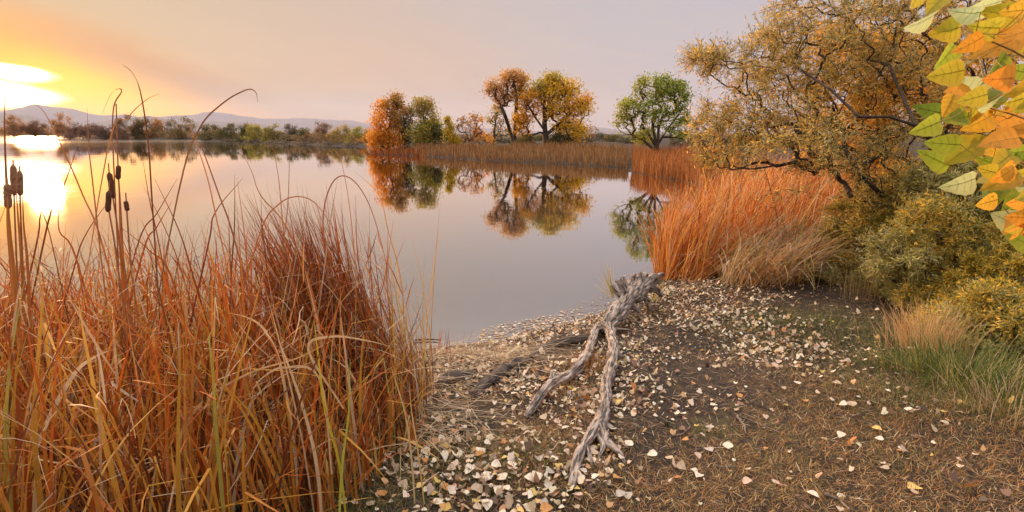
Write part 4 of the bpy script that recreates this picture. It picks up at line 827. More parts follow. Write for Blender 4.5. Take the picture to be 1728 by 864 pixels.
for i, (px, py, ln, ang, tilt, ck) in enumerate(lv):
    Yl = .82 + .24 * rng.random() + (.06 if ck in 'gd' else 0); L = ln * Yl / F * 1.0; Wd = L * rng.uniform(.66, .84)
    V, Fq_ = leafshape(L, Wd, rng.uniform(.05, .45), rng.uniform(.1, .55), 17, .05)
    a_ = R(ang); ydir = right * math.cos(a_) + upv * math.sin(a_); ydir = unit(ydir + back * rng.uniform(-.25, .35)); xd = unit(np.cross(ydir, back)); zd = np.cross(xd, ydir)
    tl_ = R(tilt + rng.uniform(-8, 8)) * (1 if rng.random() < .6 else -1); xr_ = xd * math.cos(tl_) + zd * math.sin(tl_); zr_ = np.cross(xr_, ydir)
    cpos = at(px, py, Yl); origin = cpos - ydir * L * .5
    Vw_ = origin + V[:, :1] * xr_ + V[:, 1:2] * ydir + V[:, 2:] * zr_ - bb
    base_c = np.array(LC[ck]) * rng.uniform(.88, 1.12); n9 = 17; cc_ = np.repeat(base_c[None], len(V), 0)
    edge_c = {'g': (.45, .42, .06), 'y': (.6, .4, .06), 'Y': (.72, .36, .05), 'o': (.70, .30, .04), 'O': (.62, .22, .03), 'p': (.5, .5, .2), 'd': (.2, .25, .04)}[ck]
    cc_[:n9] = cc_[:n9] * .6 + np.array(edge_c) * .4; cc_[2 * n9:] = cc_[2 * n9:] * .6 + np.array(edge_c) * .4
    va, vb = [], []
    n9_ = 17
    for k_ in range(n9_ - 1): va.append(V[n9_ + k_]); vb.append(V[n9_ + k_ + 1])
    for k_ in (2, 5, 8, 11):
        for c0_ in (0, 2 * n9_): va.append(V[n9_ + k_]); vb.append(V[n9_ + k_] * .15 + V[c0_ + min(k_ + 3, n9_ - 2)] * .85)
    va, vb = np.array(va), np.array(vb); vr = np.concatenate([np.linspace(.0007, .0003, n9_ - 1), np.full(8, .00022)]); vs = segs(va, vb, vr, vr, 4)
    vW = origin + vs[0][:, :1] * xr_ + vs[0][:, 1:2] * ydir + vs[0][:, 2:] * zr_ - bb
    lo_ = obj('leaf', [(Vw_, Fq_, cc_), (vW, vs[1], np.repeat((base_c * .6 + np.array([.62, .52, .2]) * .6)[None], len(vW), 0))], M_bigleaf, br, smooth_=True)
    o0 = origin - bb; near = nodes_[np.linalg.norm(nodes_ - o0, axis=1).argmin()]
    mid_ = (o0 + near) / 2 + np.array([0, 0, -.006]); pts = np.array([near, mid_, o0]); t = np.linspace(0, 2, 6)
    Pq = np.column_stack([np.interp(t, np.arange(3), pts[:, k]) for k in range(3)]); lathe_obj('stalk', Pq, np.full(6, .0006), M_twig, lo_, 5)

# ------------------------------------------------------------------ driftwood
def grainmat(name, dark, mid, light, lich):
    m, nt, out = nodemat(name)
    at_ = nt.nodes.new('ShaderNodeAttribute'); at_.attribute_name = 'Col'
    def st(sc_):
        mp = nt.nodes.new('ShaderNodeMapping'); mp.inputs['Scale'].default_value = sc_; nt.links.new(at_.outputs['Vector'], mp.inputs[0]); return E(mp.outputs[0])
    g1 = noise(st((70, 70, 5)), 1, 6, .6); g2_ = noise(st((160, 160, 9)), 1, 4, .6); g3_ = noise(st((16, 16, 9)), 1, 5, .65)
    crack = smooth(g1, .50, .40)
    c = mixc(smooth(g3_, .35, .65), mid, light); c = mixc(smooth(g2_, .35, .7) * .6, c, mid); c = mixc(smooth(g3_ + g2_ * .25, .74, .80), c, lich); c = mixc(crack * .85, c, dark)
    p = nt.nodes.new('ShaderNodeBsdfPrincipled'); nt.links.new(c.k, p.inputs['Base Color']); p.inputs['Roughness'].default_value = .9
    b_ = nt.nodes.new('ShaderNodeBump'); b_.inputs['Strength'].default_value = .9; b_.inputs['Distance'].default_value = .012
    nt.links.new((g1 * 1.0 + g2_ * .4 - crack * .6).k, b_.inputs['Height']); nt.links.new(b_.outputs[0], p.inputs['Normal']); nt.links.new(p.outputs[0], out.inputs[0]); return m
M_drift = grainmat('weathered_wood', (0.035, 0.026, 0.022), (0.25, 0.195, 0.165), (0.52, 0.44, 0.385), (0.48, 0.24, 0.13))
M_dark = grainmat('wet_wood', (0.012, 0.009, 0.008), (0.06, 0.045, 0.038), (0.15, 0.115, 0.095), (0.16, 0.08, 0.05))
M_darktwig = barkmat('dark_twig', (0.03, 0.02, 0.018), (0.08, 0.06, 0.05), 20)
def limb(name, pts, rads, mat, parent, org, sides=20, rings=10, rough=.2, seed=0, flat=1.0):
    pts = np.asarray(pts, float); n = len(pts); ext = np.vstack([2 * pts[0] - pts[1], pts, 2 * pts[-1] - pts[-2]]); P = []; rr_ = []
    for i in range(1, n):
        for s in np.linspace(0, 1, rings, endpoint=False):
            p0, p1, p2, p3 = ext[i - 1], ext[i], ext[i + 1], ext[i + 2]
            P.append(0.5 * (2 * p1 + (p2 - p0) * s + (2 * p0 - 5 * p1 + 4 * p2 - p3) * s * s + (3 * p1 - p0 - 3 * p2 + p3) * s ** 3)); rr_.append(rads[i - 1] * (1 - s) + rads[i] * s)
    P.append(pts[-1]); rr_.append(rads[-1]); P = np.array(P); rr_ = np.array(rr_); rr_[0] *= .55; rr_[-1] *= .4; N = len(P)
    V, Fs, cap = lathe(P, rr_, sides)
    Vb = V[:N * sides].reshape(N, sides, 3)
    for i in range(N):
        for j in range(sides):
            d = Vb[i, j] - P[i]; g1 = mnoise.noise(Vector(tuple(Vb[i, j] * 9)) + Vector((seed, 0, 0))); tw_ = j / sides * 6.283 + i * .05
            g2 = mnoise.noise(Vector((math.cos(tw_) * 2.6, math.sin(tw_) * 2.6, i * .06 + seed))); g3 = mnoise.noise(Vector((math.cos(tw_) * 7, math.sin(tw_) * 7, i * .05 + seed))); Vb[i, j] = P[i] + d * (1 + rough * 1.3 * g1 + rough * 1.8 * g2 + rough * 1.3 * g3 + rough * .18 * mnoise.noise(Vector(tuple(Vb[i, j] * 35))))
    V[:N * sides] = Vb.reshape(-1, 3); ln_ = np.concatenate([[0], np.linalg.norm(np.diff(P, axis=0), axis=1).cumsum()]); ag = np.arange(sides) * 2 * math.pi / sides
    Ca = np.zeros((len(V), 3)); Ca[:N * sides, 0] = np.outer(rr_, np.cos(ag)).ravel(); Ca[:N * sides, 1] = np.outer(rr_, np.sin(ag)).ravel(); Ca[:N * sides, 2] = np.repeat(ln_ + seed, sides)
    Ca[-2, 2] = seed; Ca[-1, 2] = ln_[-1] + seed
    return obj(name, [(V - org, Fs, Ca), ((V - org).copy(), cap, Ca)], mat, parent, smooth_=True)
def gl(px, py, lift=0.0): q = G(px, py); return q + np.array([0, 0, lift])
org = gl(1020, 556); dw = empty('driftwood_stump', org); tag(dw, 'weathered grey driftwood stump with two long roots reaching down the leafy bank', 'driftwood')
T = [gl(1018, 562, .03), at(1028, 545, 6.15), at(1046, 522, 6.5), at(1062, 500, 6.85), at(1078, 484, 7.1), at(1090, 474, 7.3)]
limb('trunk', T, [.06, .07, .09, .11, .125, .10], M_drift, dw, org, 56, 14, .24, 1)
for k, (a, m_, b, r0, r1) in enumerate([((1064, 500, 6.9), (1052, 482, 6.9), (1050, 467, 6.9), .07, .02), ((1072, 492, 7.0), (1066, 474, 7.05), (1072, 461, 7.05), .08, .022), ((1080, 486, 7.1), (1084, 470, 7.2), (1094, 461, 7.2), .08, .02),
        ((1086, 482, 7.2), (1102, 468, 7.4), (1122, 462, 7.6), .07, .02), ((1052, 505, 6.7), (1040, 492, 6.7), (1032, 480, 6.7), .035, .008), ((1086, 484, 7.1), (1104, 488, 7.2), (1118, 500, 7.3), .07, .025), ((1080, 494, 7.0), (1092, 508, 7.0), (1096, 526, 7.0), .07, .02),
        ((1062, 512, 6.7), (1076, 524, 6.7), (1080, 540, 6.7), .06, .015), ((1078, 480, 7.1), (1080, 468, 7.1), (1082, 458, 7.1), .05, .012), ((1056, 498, 6.8), (1044, 478, 6.8), (1038, 472, 6.8), .04, .008), ((1090, 476, 7.3), (1100, 478, 7.5), (1112, 474, 7.6), .09, .03)]):
    limb('splinter', [at(*a), at(*m_), at(*b)], [r0, r0 * .62, r1], M_drift, dw, org, 16, 7, .34, 10 + k)
limb('root', [at(1022, 552, 6.05), gl(1008, 566, .08), gl(998, 592, .08), gl(990, 612, .07), gl(975, 632, .06), gl(956, 647, .05), gl(937, 655, .05), gl(922, 664, .05), gl(905, 686, .04), gl(888, 708, .02)], [.06, .046, .042, .038, .044, .034, .042, .032, .026, .02], M_drift, dw, org, 30, 10, .26, 2)
limb('root', [at(1028, 552, 6.05), gl(1032, 580, .09), gl(1036, 606, .08), gl(1028, 640, .06), gl(1022, 668, .06), gl(1021, 690, .06), gl(1014, 718, .05), gl(1003, 738, .05), gl(985, 765, .05), gl(975, 785, .04), gl(968, 812, .04), gl(964, 832, .02)], [.06, .05, .045, .042, .034, .034, .042, .036, .026, .028, .022, .014], M_drift, dw, org, 30, 10, .26, 3)
limb('root', [gl(1010, 728, .05), gl(1018, 745, .05), gl(1024, 757, .04), gl(1044, 768, .02), gl(1054, 782, 0)], [.03, .028, .024, .018, .01], M_drift, dw, org, 10, 6, .2, 4)
limb('root', [gl(1012, 742, .04), gl(1018, 760, .03), gl(1010, 776, .01)], [.026, .02, .008], M_drift, dw, org, 10, 6, .2, 5)
limb('root', [gl(990, 762, .03), gl(996, 776, .02), gl(1000, 788, 0)], [.024, .018, .008], M_drift, dw, org, 10, 6, .2, 6)
limb('root', [gl(934, 655, .06), gl(932, 648, .10), at(931, 641, 4.75)], [.03, .022, .014], M_drift, dw, org, 10, 5, .2, 7)
limb('root', [at(1034, 556, 6.1), gl(1052, 562, .04), gl(1066, 560, .01)], [.03, .02, .008], M_drift, dw, org, 10, 6, .2, 8)
limb('root', [gl(1038, 600, .07), gl(1046, 606, .04), gl(1052, 604, .01)], [.026, .018, .008], M_drift, dw, org, 10, 5, .2, 9)
o2 = gl(940, 588); lg = empty('fallen_branch', o2); tag(lg, 'half buried brown branch along the water edge left of the driftwood stump', 'branch')
limb('bark', [gl(1004, 578, .04), gl(975, 580, .04), gl(945, 584, .04), gl(915, 592, .03), gl(895, 606, .02)], [.05, .05, .045, .04, .03], M_dark, lg, o2, 14, 8, .2, 21)
o3 = gl(840, 640); lg = empty('sunken_log', o3); tag(lg, 'dark rotting log half sunk in the leaves left of the forked root', 'log')
limb('bark', [gl(898, 612, .02), gl(868, 622, .03), gl(845, 636, .04), gl(820, 655, .04), gl(795, 674, .01)], [.05, .06, .06, .05, .03], M_dark, lg, o3, 14, 8, .25, 22)
limb('knot', [gl(800, 632, .0), gl(775, 642, .04), gl(752, 652, .05), gl(742, 660, .03)], [.03, .055, .06, .04], M_dark, lg, o3, 12, 8, .25, 23)

# ------------------------------------------------------------------ fallen leaves
LP = [(0.62, 0.51, 0.38, 4), (0.72, 0.64, 0.52, 2), (0.42, 0.31, 0.20, 4), (0.55, 0.33, 0.16, 1.2), (0.66, 0.46, 0.14, .4), (0.24, 0.14, 0.09, 2.6), (0.12, .08, .06, 1.5), (0.45, .20, .07, .7)]
blobs_l = [(930, 545, .5, .3, 1.6), (870, 562, .5, .3, 1.6), (755, 612, .4, .35, 1.2), (820, 600, .45, .3, 1.2), (715, 645, .35, .35, 1.1), (900, 572, .55, .35, 1.6), (960, 556, .5, .35, 1.6), (1010, 535, .45, .4, 1.4), (830, 590, .4, .3, .9), (800, 625, .35, .35, .9), (860, 640, .35, .35, 1.5), (905, 665, .3, .35, 1.6), (950, 640, .3, .4, 1.6), (965, 690, .25, .35, 1.2), (1060, 590, .28, .6, 1.6), (1055, 650, .2, .5, 1.3),
           (1075, 540, .35, .6, 1.3), (1000, 660, .15, .4, 1.2), (1140, 492, .6, .6, 1.8), (1190, 525, .5, .6, 1.7), (1250, 560, .5, .5, 1.6), (1290, 595, .45, .45, 1.3), (1230, 500, .7, .6, 1.2), (1350, 600, .5, .5, .6), (1450, 590, .5, .4, .35), (1500, 680, .4, .3, .35),
           (760, 740, .25, .3, 1.3), (810, 800, .2, .25, 1.5), (720, 800, .2, .25, 1.4), (860, 760, .25, .25, .8), (950, 790, .2, .25, 1.2), (1010, 800, .2, .2, .9), (1000, 750, .15, .25, 1.2), (700, 680, .2, .4, .9), (900, 840, .3, .2, .9), (650, 800, .2, .2, .8), (780, 850, .3, .15, 1.0), (1150, 690, .3, .3, .3)]
bw = [(G(px, py)[:2], rx, ry, w) for px, py, rx, ry, w in blobs_l]
def dens(x, y):
    d = np.full(len(x), .07)
    for c, rx, ry, w in bw: d += w * np.exp(-((x - c[0]) / rx) ** 2 - ((y - c[1]) / ry) ** 2)
    return d
def scatter(n, x0=-1.6, x1=6.5, y0=1.9, y1=10, fn=dens, cap=1.8):
    outp = np.zeros((0, 2))
    while len(outp) < n:
        q = np.column_stack([rng.uniform(x0, x1, n * 3), rng.uniform(y0, y1, n * 3)]); keep = rng.random(len(q)) * cap < fn(q[:, 0], q[:, 1])
        keep &= sdf(q[:, 0], q[:, 1]) > -.45 * (q[:, 0] > -.4) ; outp = np.vstack([outp, q[keep]])
    return outp[:n]
def leaf_ngon(n):
    q = np.array([(0, -.72), (.42, -.9), (.86, -.55), (.92, -.08), (.55, .48), (0, 1.3), (-.5, .52), (-.95, -.02), (-.8, -.6), (-.38, -.86)])
    return np.column_stack([q, np.zeros(10)])
XY = scatter(10500); n = len(XY); zz = np.maximum(height(XY[:, 0], XY[:, 1]), .0)
base = leaf_ngon(1); S = np.where(rng.random(n) < .45, rng.uniform(.005, .012, n), rng.uniform(.011, .023, n)); ang = rng.uniform(0, 6.28, n); ax, ay = np.clip(rng.normal(0, .42, n), -.95, .95), np.clip(rng.normal(0, .42, n), -.95, .95); curl = rng.normal(.3, .5, n)
inwater = height(XY[:, 0], XY[:, 1]) < 0.01; ax[inwater] *= .08; ay[inwater] *= .08; curl[inwater] *= .1
bx_ = base[None] * S[:, None, None]; z_ = curl[:, None] * (bx_[..., 0] ** 2 + .4 * bx_[..., 1] ** 2) / S[:, None]
c_, s_ = np.cos(ang)[:, None], np.sin(ang)[:, None]; xx = bx_[..., 0] * c_ - bx_[..., 1] * s_; yy = bx_[..., 0] * s_ + bx_[..., 1] * c_
z_ = z_ + xx * np.tan(ax)[:, None] + yy * np.tan(ay)[:, None]; lift = np.abs(ax) * S + np.abs(ay) * S * .8 + .006 + rng.uniform(0, .012, n) * ~inwater
Vl = np.stack([xx + XY[:, :1], yy + XY[:, 1:], z_ + (zz + lift)[:, None]], -1).reshape(-1, 3); cl = pick(LP, n, .22)
tag(obj('leaf_litter', (Vl, np.arange(n * 10).reshape(n, 10), np.repeat(cl, 10, 0)), M_litter), 'countless small pale fallen leaves covering the bank around the driftwood', 'fallen leaves', kind='stuff')
# the largest leaves, each a thing of its own
kinds = [('pale cream', (0.74, .65, .52)), ('dull tan', (0.50, .38, .27)), ('golden yellow', (0.68, .47, .15)), ('pinkish beige', (0.62, .44, .35)), ('orange brown', (0.52, .26, .09)), ('greyish', (0.46, .40, .35))]
protos = {}
for ki, (kn, kc) in enumerate(kinds):
    for v in range(3):
        V, Fq_ = leafshape(.068, .062, rng.uniform(-.15, .2), rng.uniform(.1, .5), 9, .04); V[:, 1] -= .034
        st_ = np.array([(0, -.034, 0), (.004, -.05, .004), (.002, -.066, .01)]); sv_ = segs(st_[:-1], st_[1:], np.full(2, .0009), np.full(2, .0007), 4)
        cols_ = np.repeat(np.array(kc)[None], len(V), 0) * rng.uniform(.85, 1.1, (len(V), 1)); vv = (sv_[0], sv_[1], np.repeat(np.array(kc)[None] * .6, len(sv_[0]), 0))
        me = build_mesh('fallen_leaf', [(V, Fq_, cols_), vv], True); me.materials.append(M_litter); protos[(ki, v)] = me
zones = [('at the foot of the reeds', lambda x, y, px, py: px < 745), ('left of the driftwood', lambda x, y, px, py: px < 985 and py < 720), ('below the forked root', lambda x, y, px, py: px < 985), ('beside the right root', lambda x, y, px, py: px < 1085),
         ('on the bare dark soil', lambda x, y, px, py: px < 1200), ('on the brown path', lambda x, y, px, py: px < 1450), ('near the green grass tuft', lambda x, y, px, py: True)]
hero_leaves = [(965, 830, 2, 1.15, 'c'), (1228, 757, 0, 1.0, 'c'), (1100, 775, 0, .9, 'c'), (1178, 808, 0, .8, 'c'), (1150, 797, 1, .8, 'c'), (1070, 726, 0, .9, 'c'), (1062, 754, 0, .9, 'c'), (822, 810, 0, 1.1, 'c'), (805, 835, 1, 1, 'c'), (720, 768, 0, 1, 'c'), (1540, 828, 2, 1.1, 'y'), (1640, 835, 4, 1.1, 'y'), (852, 726, 3, .9, 'c'), (1480, 728, 2, .9, 'y')]
def dens_big(x, y):
    return dens(x, y) * np.exp(-(y - 2.2) * .55) + .02
XYb = scatter(286, -1.2, 2.9, 2.15, 5.2, dens_big, 1.6)
leafs = []; spots = [(q[0], q[1], None, None) for q in XYb]
for (px, py, ki, sc_, _) in hero_leaves: q = G(px, py); spots.append((q[0], q[1], ki, sc_))
for (x, y, ki, sc_) in spots:
    z = float(height(np.array([x]), np.array([y]))[0]); px, py = topx(x, y, z)
    ki = int(rng.choice(6, p=[.34, .2, .09, .18, .09, .10])) if ki is None else ki
    o = bpy.data.objects.new('fallen_leaf', protos[(ki, int(rng.integers(3)))]); COL.objects.link(o)
    s = sc_ or rng.uniform(.5, 1.0); o.scale = (s, s, s); tx, ty = rng.normal(0, .22), rng.normal(0, .22)
    o.location = (x, y, max(z, 0) + .016 + .03 * (abs(tx) + abs(ty)) * s); o.rotation_euler = (tx, ty, rng.uniform(0, 6.28))
    zn = next(zn for zn, f in zones if f(x, y, px, py))
    szw = 'small ' if s < .72 else ('large ' if s > .93 else ''); tw2 = 'flat' if abs(tx) + abs(ty) < .16 else ('upturned' if abs(tx) + abs(ty) > .42 else 'tilted')
    key = szw + kinds[ki][0] + ' ' + tw2 + ' leaf ' + zn
    leafs.append((key, px, py, o, kinds[ki][0] + ' fallen leaves ' + zn))
from collections import defaultdict
byk = defaultdict(list)
for L_ in leafs: byk[L_[0]].append(L_)
for key, ms in byk.items():
    ms.sort(key=lambda m: m[2]); nm = len(ms)
    for i, m_ in enumerate(ms):
        pos_ = '' if nm == 1 else ((', the farther one', ', the nearer one')[i] if nm == 2 else (', ' + ('farthest', 'second farthest', 'third farthest', 'fourth farthest', 'fifth farthest', 'sixth farthest', 'seventh farthest', 'eighth farthest')[i] if i < nm - 1 and i < 8 else ', nearest') + ' of its kind')
        if len((key + pos_).split()) > 16: key = key.replace('fallen ', '', 1).replace('lying ', '')
        tag(m_[3], key + pos_, 'fallen leaf', m_[4])

# ------------------------------------------------------------------ straw, short grass, tufts, twigs
def straw_chunk(XY, l0, l1, w, pal, lift=.012, tilt=.12, phi=None):
    n = len(XY); z = np.maximum(height(XY[:, 0], XY[:, 1]), 0) + rng.uniform(.003, lift, n); P = np.column_stack([XY, z])
    return blades(P, rng.uniform(l0, l1, n), math.pi / 2 - np.abs(rng.normal(0, tilt, n)), rng.uniform(0, 6.28, n) if phi is None else phi, rng.normal(0, .12, n), w * rng.uniform(.6, 1.4, n), pal, seg=3)
def dens_straw(x, y): return .35 + 0 * x
S1 = scatter(24000, -1.6, 6.5, 1.9, 9, dens_straw, .5)
DG = [(0.52, 0.38, 0.22, 2.2), (0.20, 0.11, 0.055, 4), (0.56, 0.44, 0.29, 1.2), (0.34, 0.15, 0.06, 2), (0.14, 0.08, 0.05, 2)]
tag(obj('straw_litter', [straw_chunk(S1, .02, .10, .0034, DG, .02)], M_straw), 'fine straw and grass bits trodden into the dark soil', 'straw', kind='stuff')
# broken reed stems heaped at the water edge by the reeds
c0 = [G(735, 600)[:2], G(790, 605)[:2], G(720, 660)[:2], G(850, 610)[:2], G(700, 720)[:2]]
pts = np.concatenate([rng.normal(c, (.28, .28), (230, 2)) for c in c0]); pts = pts[sdf(pts[:, 0], pts[:, 1]) > .02]; n = len(pts)
tag(obj('broken_reeds', [straw_chunk(pts, .1, .5, .006, STRAWC, .1, .2, rng.normal(-.6, .6, n)), blades(gp(np.concatenate([rng.normal(c0[0], .15, (26, 2)), rng.normal(c0[1], .2, (14, 2))])), rng.uniform(.12, .38, 40), rng.uniform(0, .35, 40), rng.uniform(0, 6.28, 40), .2, .007, RUST, seg=4)], M_blade),
    'broken reed stems and stubs heaped on the bank right of the foreground reeds', 'reeds', kind='stuff')
# short living and dead grass
def patch_d(cs):
    cw = [(G(px, py)[:2], rx, ry, w) for px, py, rx, ry, w in cs]
    def f(x, y):
        d = np.zeros(len(x))
        for c, rx, ry, w in cw: d += w * np.exp(-((x - c[0]) / rx) ** 2 - ((y - c[1]) / ry) ** 2)
        return d
    return f
soilc = [(G(1120, 590)[:2], .42, 1.0), (G(1180, 640)[:2], .45, .7), (G(1130, 700)[:2], .3, .3), (G(840, 700)[:2], .3, .3)]
def soilmask(x, y):
    m_ = np.ones(len(x))
    for c, rx, ry in soilc: m_ *= 1 - .93 * np.exp(-((x - c[0]) / rx) ** 2 - ((y - c[1]) / ry) ** 2)
    return m_
fb0 = patch_d([(1350, 820, .8, .4, 1), (1200, 840, .6, .25, 1.2), (1100, 860, .5, .2, 1), (1500, 760, .8, .6, 1), (1650, 780, .9, .7, 1.2), (1350, 680, .5, .4, .6), (1400, 640, .4, .4, .6), (900, 730, .35, .35, 1.3), (985, 620, .2, .3, 1.2), (970, 665, .2, .3, 1.2), (850, 780, .4, .3, .9), (930, 800, .3, .3, .9), (1640, 700, .6, .5, .8)])
def fb(x, y): return (fb0(x, y) + .12) * soilmask(x, y)
GB = [(0.36, 0.19, 0.06, 4), (0.14, 0.075, 0.03, 3), (0.56, 0.38, 0.18, 1.5), (0.16, 0.15, 0.05, 1.2), (.5, .22, .07, 1)]
XYg = scatter(42000, -1.2, 4.5, 1.8, 6, fb, 1.4); n = len(XYg)
tag(obj('dry_grass', [blades(gp(XYg, .001), rng.uniform(.02, .065, n), rng.uniform(.6, 1.5, n), rng.uniform(0, 6.28, n), rng.uniform(-.4, .5, n), .0028, GB, seg=2)], M_straw), 'short matted brown and rusty grass on the path and bank', 'grass', kind='stuff')
fg = patch_d([(1350, 545, .8, .5, 1), (1450, 570, .8, .5, 1.1), (1420, 620, .4, .25, .7), (1550, 660, .5, .4, 1), (1300, 530, .5, .4, .6), (1600, 680, .6, .3, .9), (900, 770, .3, .3, .8), (620, 780, .5, .6, 1.2), (560, 840, .5, .3, 1.2), (800, 770, .3, .3, .7), (1510, 780, .15, .1, .9), (1180, 730, .2, .1, .6), (1300, 780, .2, .15, .5), (1700, 620, .6, .6, 1)])
GG = [(0.10, 0.13, 0.03, 4), (0.055, 0.08, 0.02, 3), (0.20, 0.19, 0.06, 2), (0.38, 0.26, 0.12, 1.5)]
XYg = scatter(24000, -1.6, 7, 1.8, 9, fg, 1.4); n = len(XYg)
tag(obj('short_grass', [blades(gp(XYg, .001), rng.uniform(.03, .085, n), rng.uniform(.1, 1.2, n), rng.uniform(0, 6.28, n), rng.uniform(0, .9, n), .0026, GG, seg=3)], M_straw), 'short green grass growing in patches along the bank and under the shrubs', 'grass', kind='stuff')
mg = np.column_stack([rng.uniform(4.5, 26, 14000), rng.uniform(1.5, 34, 14000)]); mg = mg[(sdf(mg[:, 0], mg[:, 1]) > 1.5) & (mg[:, 0] > mg[:, 1] * .45)]; n = len(mg)
tag(obj('meadow_grass', [blades(gp(mg, .0), rng.uniform(.12, .45, n), rng.uniform(.1, .9, n), rng.uniform(0, 6.28, n), rng.uniform(.1, 1.1, n), .008, TAN + GG[:2], seg=4)], M_straw), 'tan and green meadow grass behind the shrubs at the right', 'grass', kind='stuff')
def tuft(label, px, py, n, h0, h1, spread, pal, lean=.5, bend=1.0, w=.005, name='grass_tuft', phi=None, lift=0, grp=None):
    q = G(px, py); e = empty(name, q + np.array([0, 0, lift])); tag(e, label, 'grass tuft', grp); P = np.column_stack([rng.normal(0, spread, (n, 2)), np.zeros(n)])
    zh = height(P[:, 0] + q[0], P[:, 1] + q[1]) - q[2] - .01 if not lift else np.zeros(n); P[:, 2] = zh
    ph = np.arctan2(P[:, 1], P[:, 0]) + rng.normal(0, .5, n) if phi is None else rng.normal(phi, .5, n)
    obj('blades', blades(P, rng.uniform(h0, h1, n), np.abs(rng.normal(lean * .5, lean * .5, n)), ph, rng.uniform(.1, bend, n), w, pal, seg=6), M_blade, e)
GT = [(0.07, 0.11, 0.022, 4), (0.15, 0.18, 0.04, 3), (0.38, 0.34, 0.10, 1.5), (0.50, 0.38, 0.18, 1)]
TF = 'grass tufts on the bank'
tuft('large green and straw tuft below the right hand shrubs', 1620, 640, 900, .15, .42, .20, GT, .8, 1.3, grp=TF)
tuft('pale straw coloured tuft standing upright behind the large green tuft', 1560, 590, 420, .2, .5, .13, [(0.55, .36, .17, 3), (.62, .45, .24, 2), (.5, .24, .09, 1)], .4, .8, grp=TF)
tuft('low green tuft left of the large green tuft', 1530, 620, 320, .08, .22, .12, GT, 1.0, 1.2, grp=TF)
tuft('straw and green tuft at the lower right of the shrubs', 1700, 690, 420, .12, .34, .16, GT + STRAWC, .8, 1.2, grp=TF)
tuft('green blades fanning left from the back of the driftwood stump', 1034, 508, 34, .25, .55, .025, [(0.30, .36, .05, 2), (.62, .40, .08, 2), (.6, .46, .26, 1)], .7, .5, .008, phi=2.6, lift=.05, grp=TF)
tuft('green and straw blades drooping right of the driftwood stump', 1100, 508, 46, .25, .5, .05, [(0.30, .30, .07, 2), (.55, .42, .2, 2)], 1.2, .6, .007, phi=-.3, grp=TF)
tuft('orange dry tuft between the two driftwood roots', 990, 625, 130, .1, .22, .07, [(0.55, .24, .06, 3), (.42, .17, .05, 2)], .8, 1.2, .003, grp=TF)
tuft('rusty dry tuft low between the driftwood roots', 965, 668, 130, .08, .18, .08, [(0.46, .22, .07, 3), (.3, .2, .06, 2)], 1.0, 1.2, .003, grp=TF)
tuft('dry seeding tuft behind the path under the shrubs', 1450, 500, 120, .25, .55, .12, [(0.40, .28, .12, 2), (.24, .18, .08, 2)], .3, .5, .005, grp=TF)
tuft('golden stalks standing at the left of the shrub edge', 1500, 505, 60, .3, .6, .10, [(0.5, .34, .14, 2), (.36, .24, .1, 2)], .3, .5, .005, grp=TF)
# small weeds at the foot of the reeds
def weed(label, px, py, h, n, pal, leafsz, stems=5, mat=None, Y=None):
    q = G(px, py); e = empty('weed', q); tag(e, label, 'weed', 'weeds at the foot of the reeds'); st = []; lc = []
    for k in range(stems):
        a = rng.uniform(0, 6.28); tip = np.array([math.cos(a) * h * .35, math.sin(a) * h * .35, h * rng.uniform(.7, 1.1)]); m_ = tip * .5 + np.array([0, 0, h * .12]); st.append((np.zeros(3), m_)); st.append((m_, tip))
        for t in np.linspace(.35, 1, n): lc.append(tip * t + np.array([0, 0, h * .1 * (1 - t)]) + rng.normal(0, leafsz * .8, 3))
    A = np.array([s[0] for s in st]); B = np.array([s[1] for s in st]); obj('stems', segs(A, B, np.full(len(A), .003), np.full(len(A), .0015), 5), M_paletwig, e)
    lc = np.array(lc); N = len(lc); a_ = unit(rand_dirs(N) + np.array([0, 0, .3])); b_ = unit(np.cross(a_, rand_dirs(N))); L = leafsz * rng.uniform(.6, 1.2, N); obj('leaves', rhombi(lc, a_, b_, L, L * .5, pick(pal, N)), M_litter, e)
weed('pale dried flower heads on grey stems beside the yellow green blades', 500, 800, .38, 26, [(0.55, .45, .33, 2), (.42, .34, .25, 1)], .012)
weed('pale fluffy dried weed low among the reed stems at the bottom', 238, 860, .40, 26, [(0.50, .42, .30, 2), (.4, .32, .24, 1)], .012)
weed('dark purple leaved weed at the bottom below the dried flowers', 395, 870, .24, 7, [(0.16, .06, .07, 2), (.10, .12, .04, 2)], .03)
weed('green ferny weed between the reeds and the fallen leaves', 600, 760, .3, 22, [(0.06, .11, .03, 2), (.1, .14, .04, 1)], .014)
weed('dark green leafy weed under the pale dried flowers', 460, 830, .22, 14, [(0.07, .10, .03, 2), (.12, .12, .04, 1)], .018)
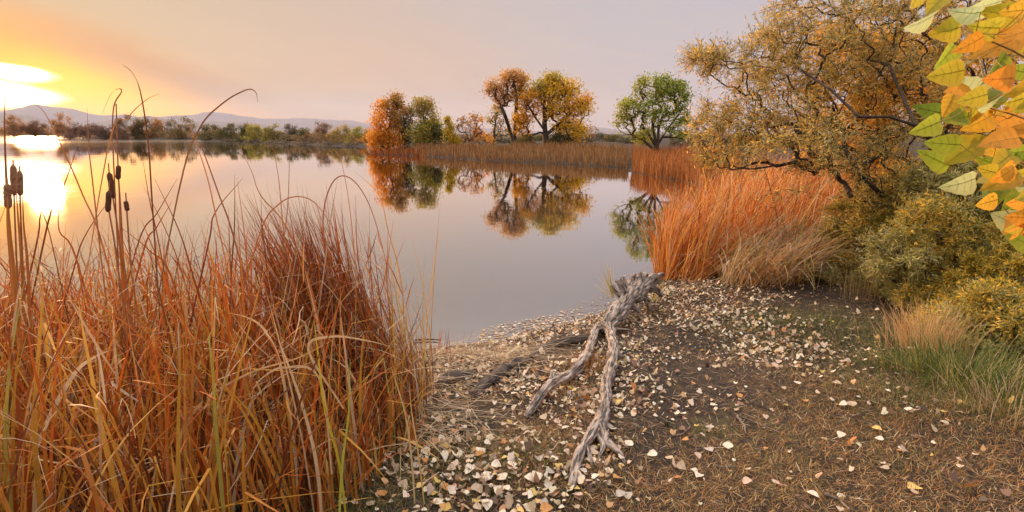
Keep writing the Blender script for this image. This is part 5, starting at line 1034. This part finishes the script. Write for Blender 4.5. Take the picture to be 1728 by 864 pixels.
# twigs lying about
tws = [([(1238, 668), (1270, 682), (1300, 694), (1345, 715)], .004, 'long thin pale twig lying across the dark soil of the path'), ([(1240, 700), (1290, 722), (1330, 738), (1355, 735), (1366, 722)], .004, 'hooked pale twig near the middle of the path'),
       ([(1245, 706), (1256, 722), (1258, 736)], .009, 'short thick grey stick pointing at the bottom in the path'), ([(1158, 712), (1164, 722), (1150, 736), (1125, 740), (1085, 730)], .005, 'curved brown twig right of the driftwood fork'),
       ([(1390, 838), (1415, 848), (1435, 866)], .009, 'grey stick at the bottom right of centre'), ([(1120, 778), (1140, 800), (1170, 830)], .003, 'thin straight twig below the large cream leaves'), ([(1208, 790), (1225, 791), (1242, 790)], .005, 'short pinkish stick lying crosswise near the bottom'),
       ([(1072, 722), (1074, 740), (1076, 752)], .004, 'short upright straw beside the driftwood fork'), ([(885, 615), (905, 635), (925, 650)], .005, 'pale twig leaning on the left driftwood root'), ([(1315, 808), (1322, 818), (1328, 828)], .004, 'small curved pale twig on the lower path'),
       ([(1390, 534), (1430, 536), (1480, 540)], .006, 'pale straight stick lying at the edge of the green grass'), ([(930, 562), (955, 556), (968, 548)], .006, 'dark wet twig poking out of the shallow water'), ([(1000, 560), (990, 556), (975, 558)], .005, 'dark twig among the leaves at the waterline'),
       ([(700, 576), (725, 575), (745, 576)], .012, 'dark wet stick floating at the edge of the broken reeds'), ([(1410, 700), (1450, 712), (1490, 722)], .003, 'thin straw twig on the right of the path')]
for pl, r_, lab in tws:
    pts = np.array([gl(px, py, .012) for px, py in pl]); e = pts.mean(0); t = np.linspace(0, len(pts) - 1, 14); Pq = np.column_stack([np.interp(t, np.arange(len(pts)), pts[:, k]) for k in range(3)])
    Pq[:, :2] += rng.normal(0, .003, (14, 2)); Pq[:, 2] = np.maximum(np.maximum(height(Pq[:, 0], Pq[:, 1]), 0) + r_ + .006, 0)
    V, Fs, cap = lathe(Pq - e, np.linspace(r_, r_ * .5, 14), 7); o = obj('twig', [(V, Fs, None), (V.copy(), cap, None)], M_darktwig if 'dark' in lab else M_paletwig, smooth_=True); o.location = Vector([float(v) for v in e]); tag(o, lab, 'twig', 'twigs lying on the bank')
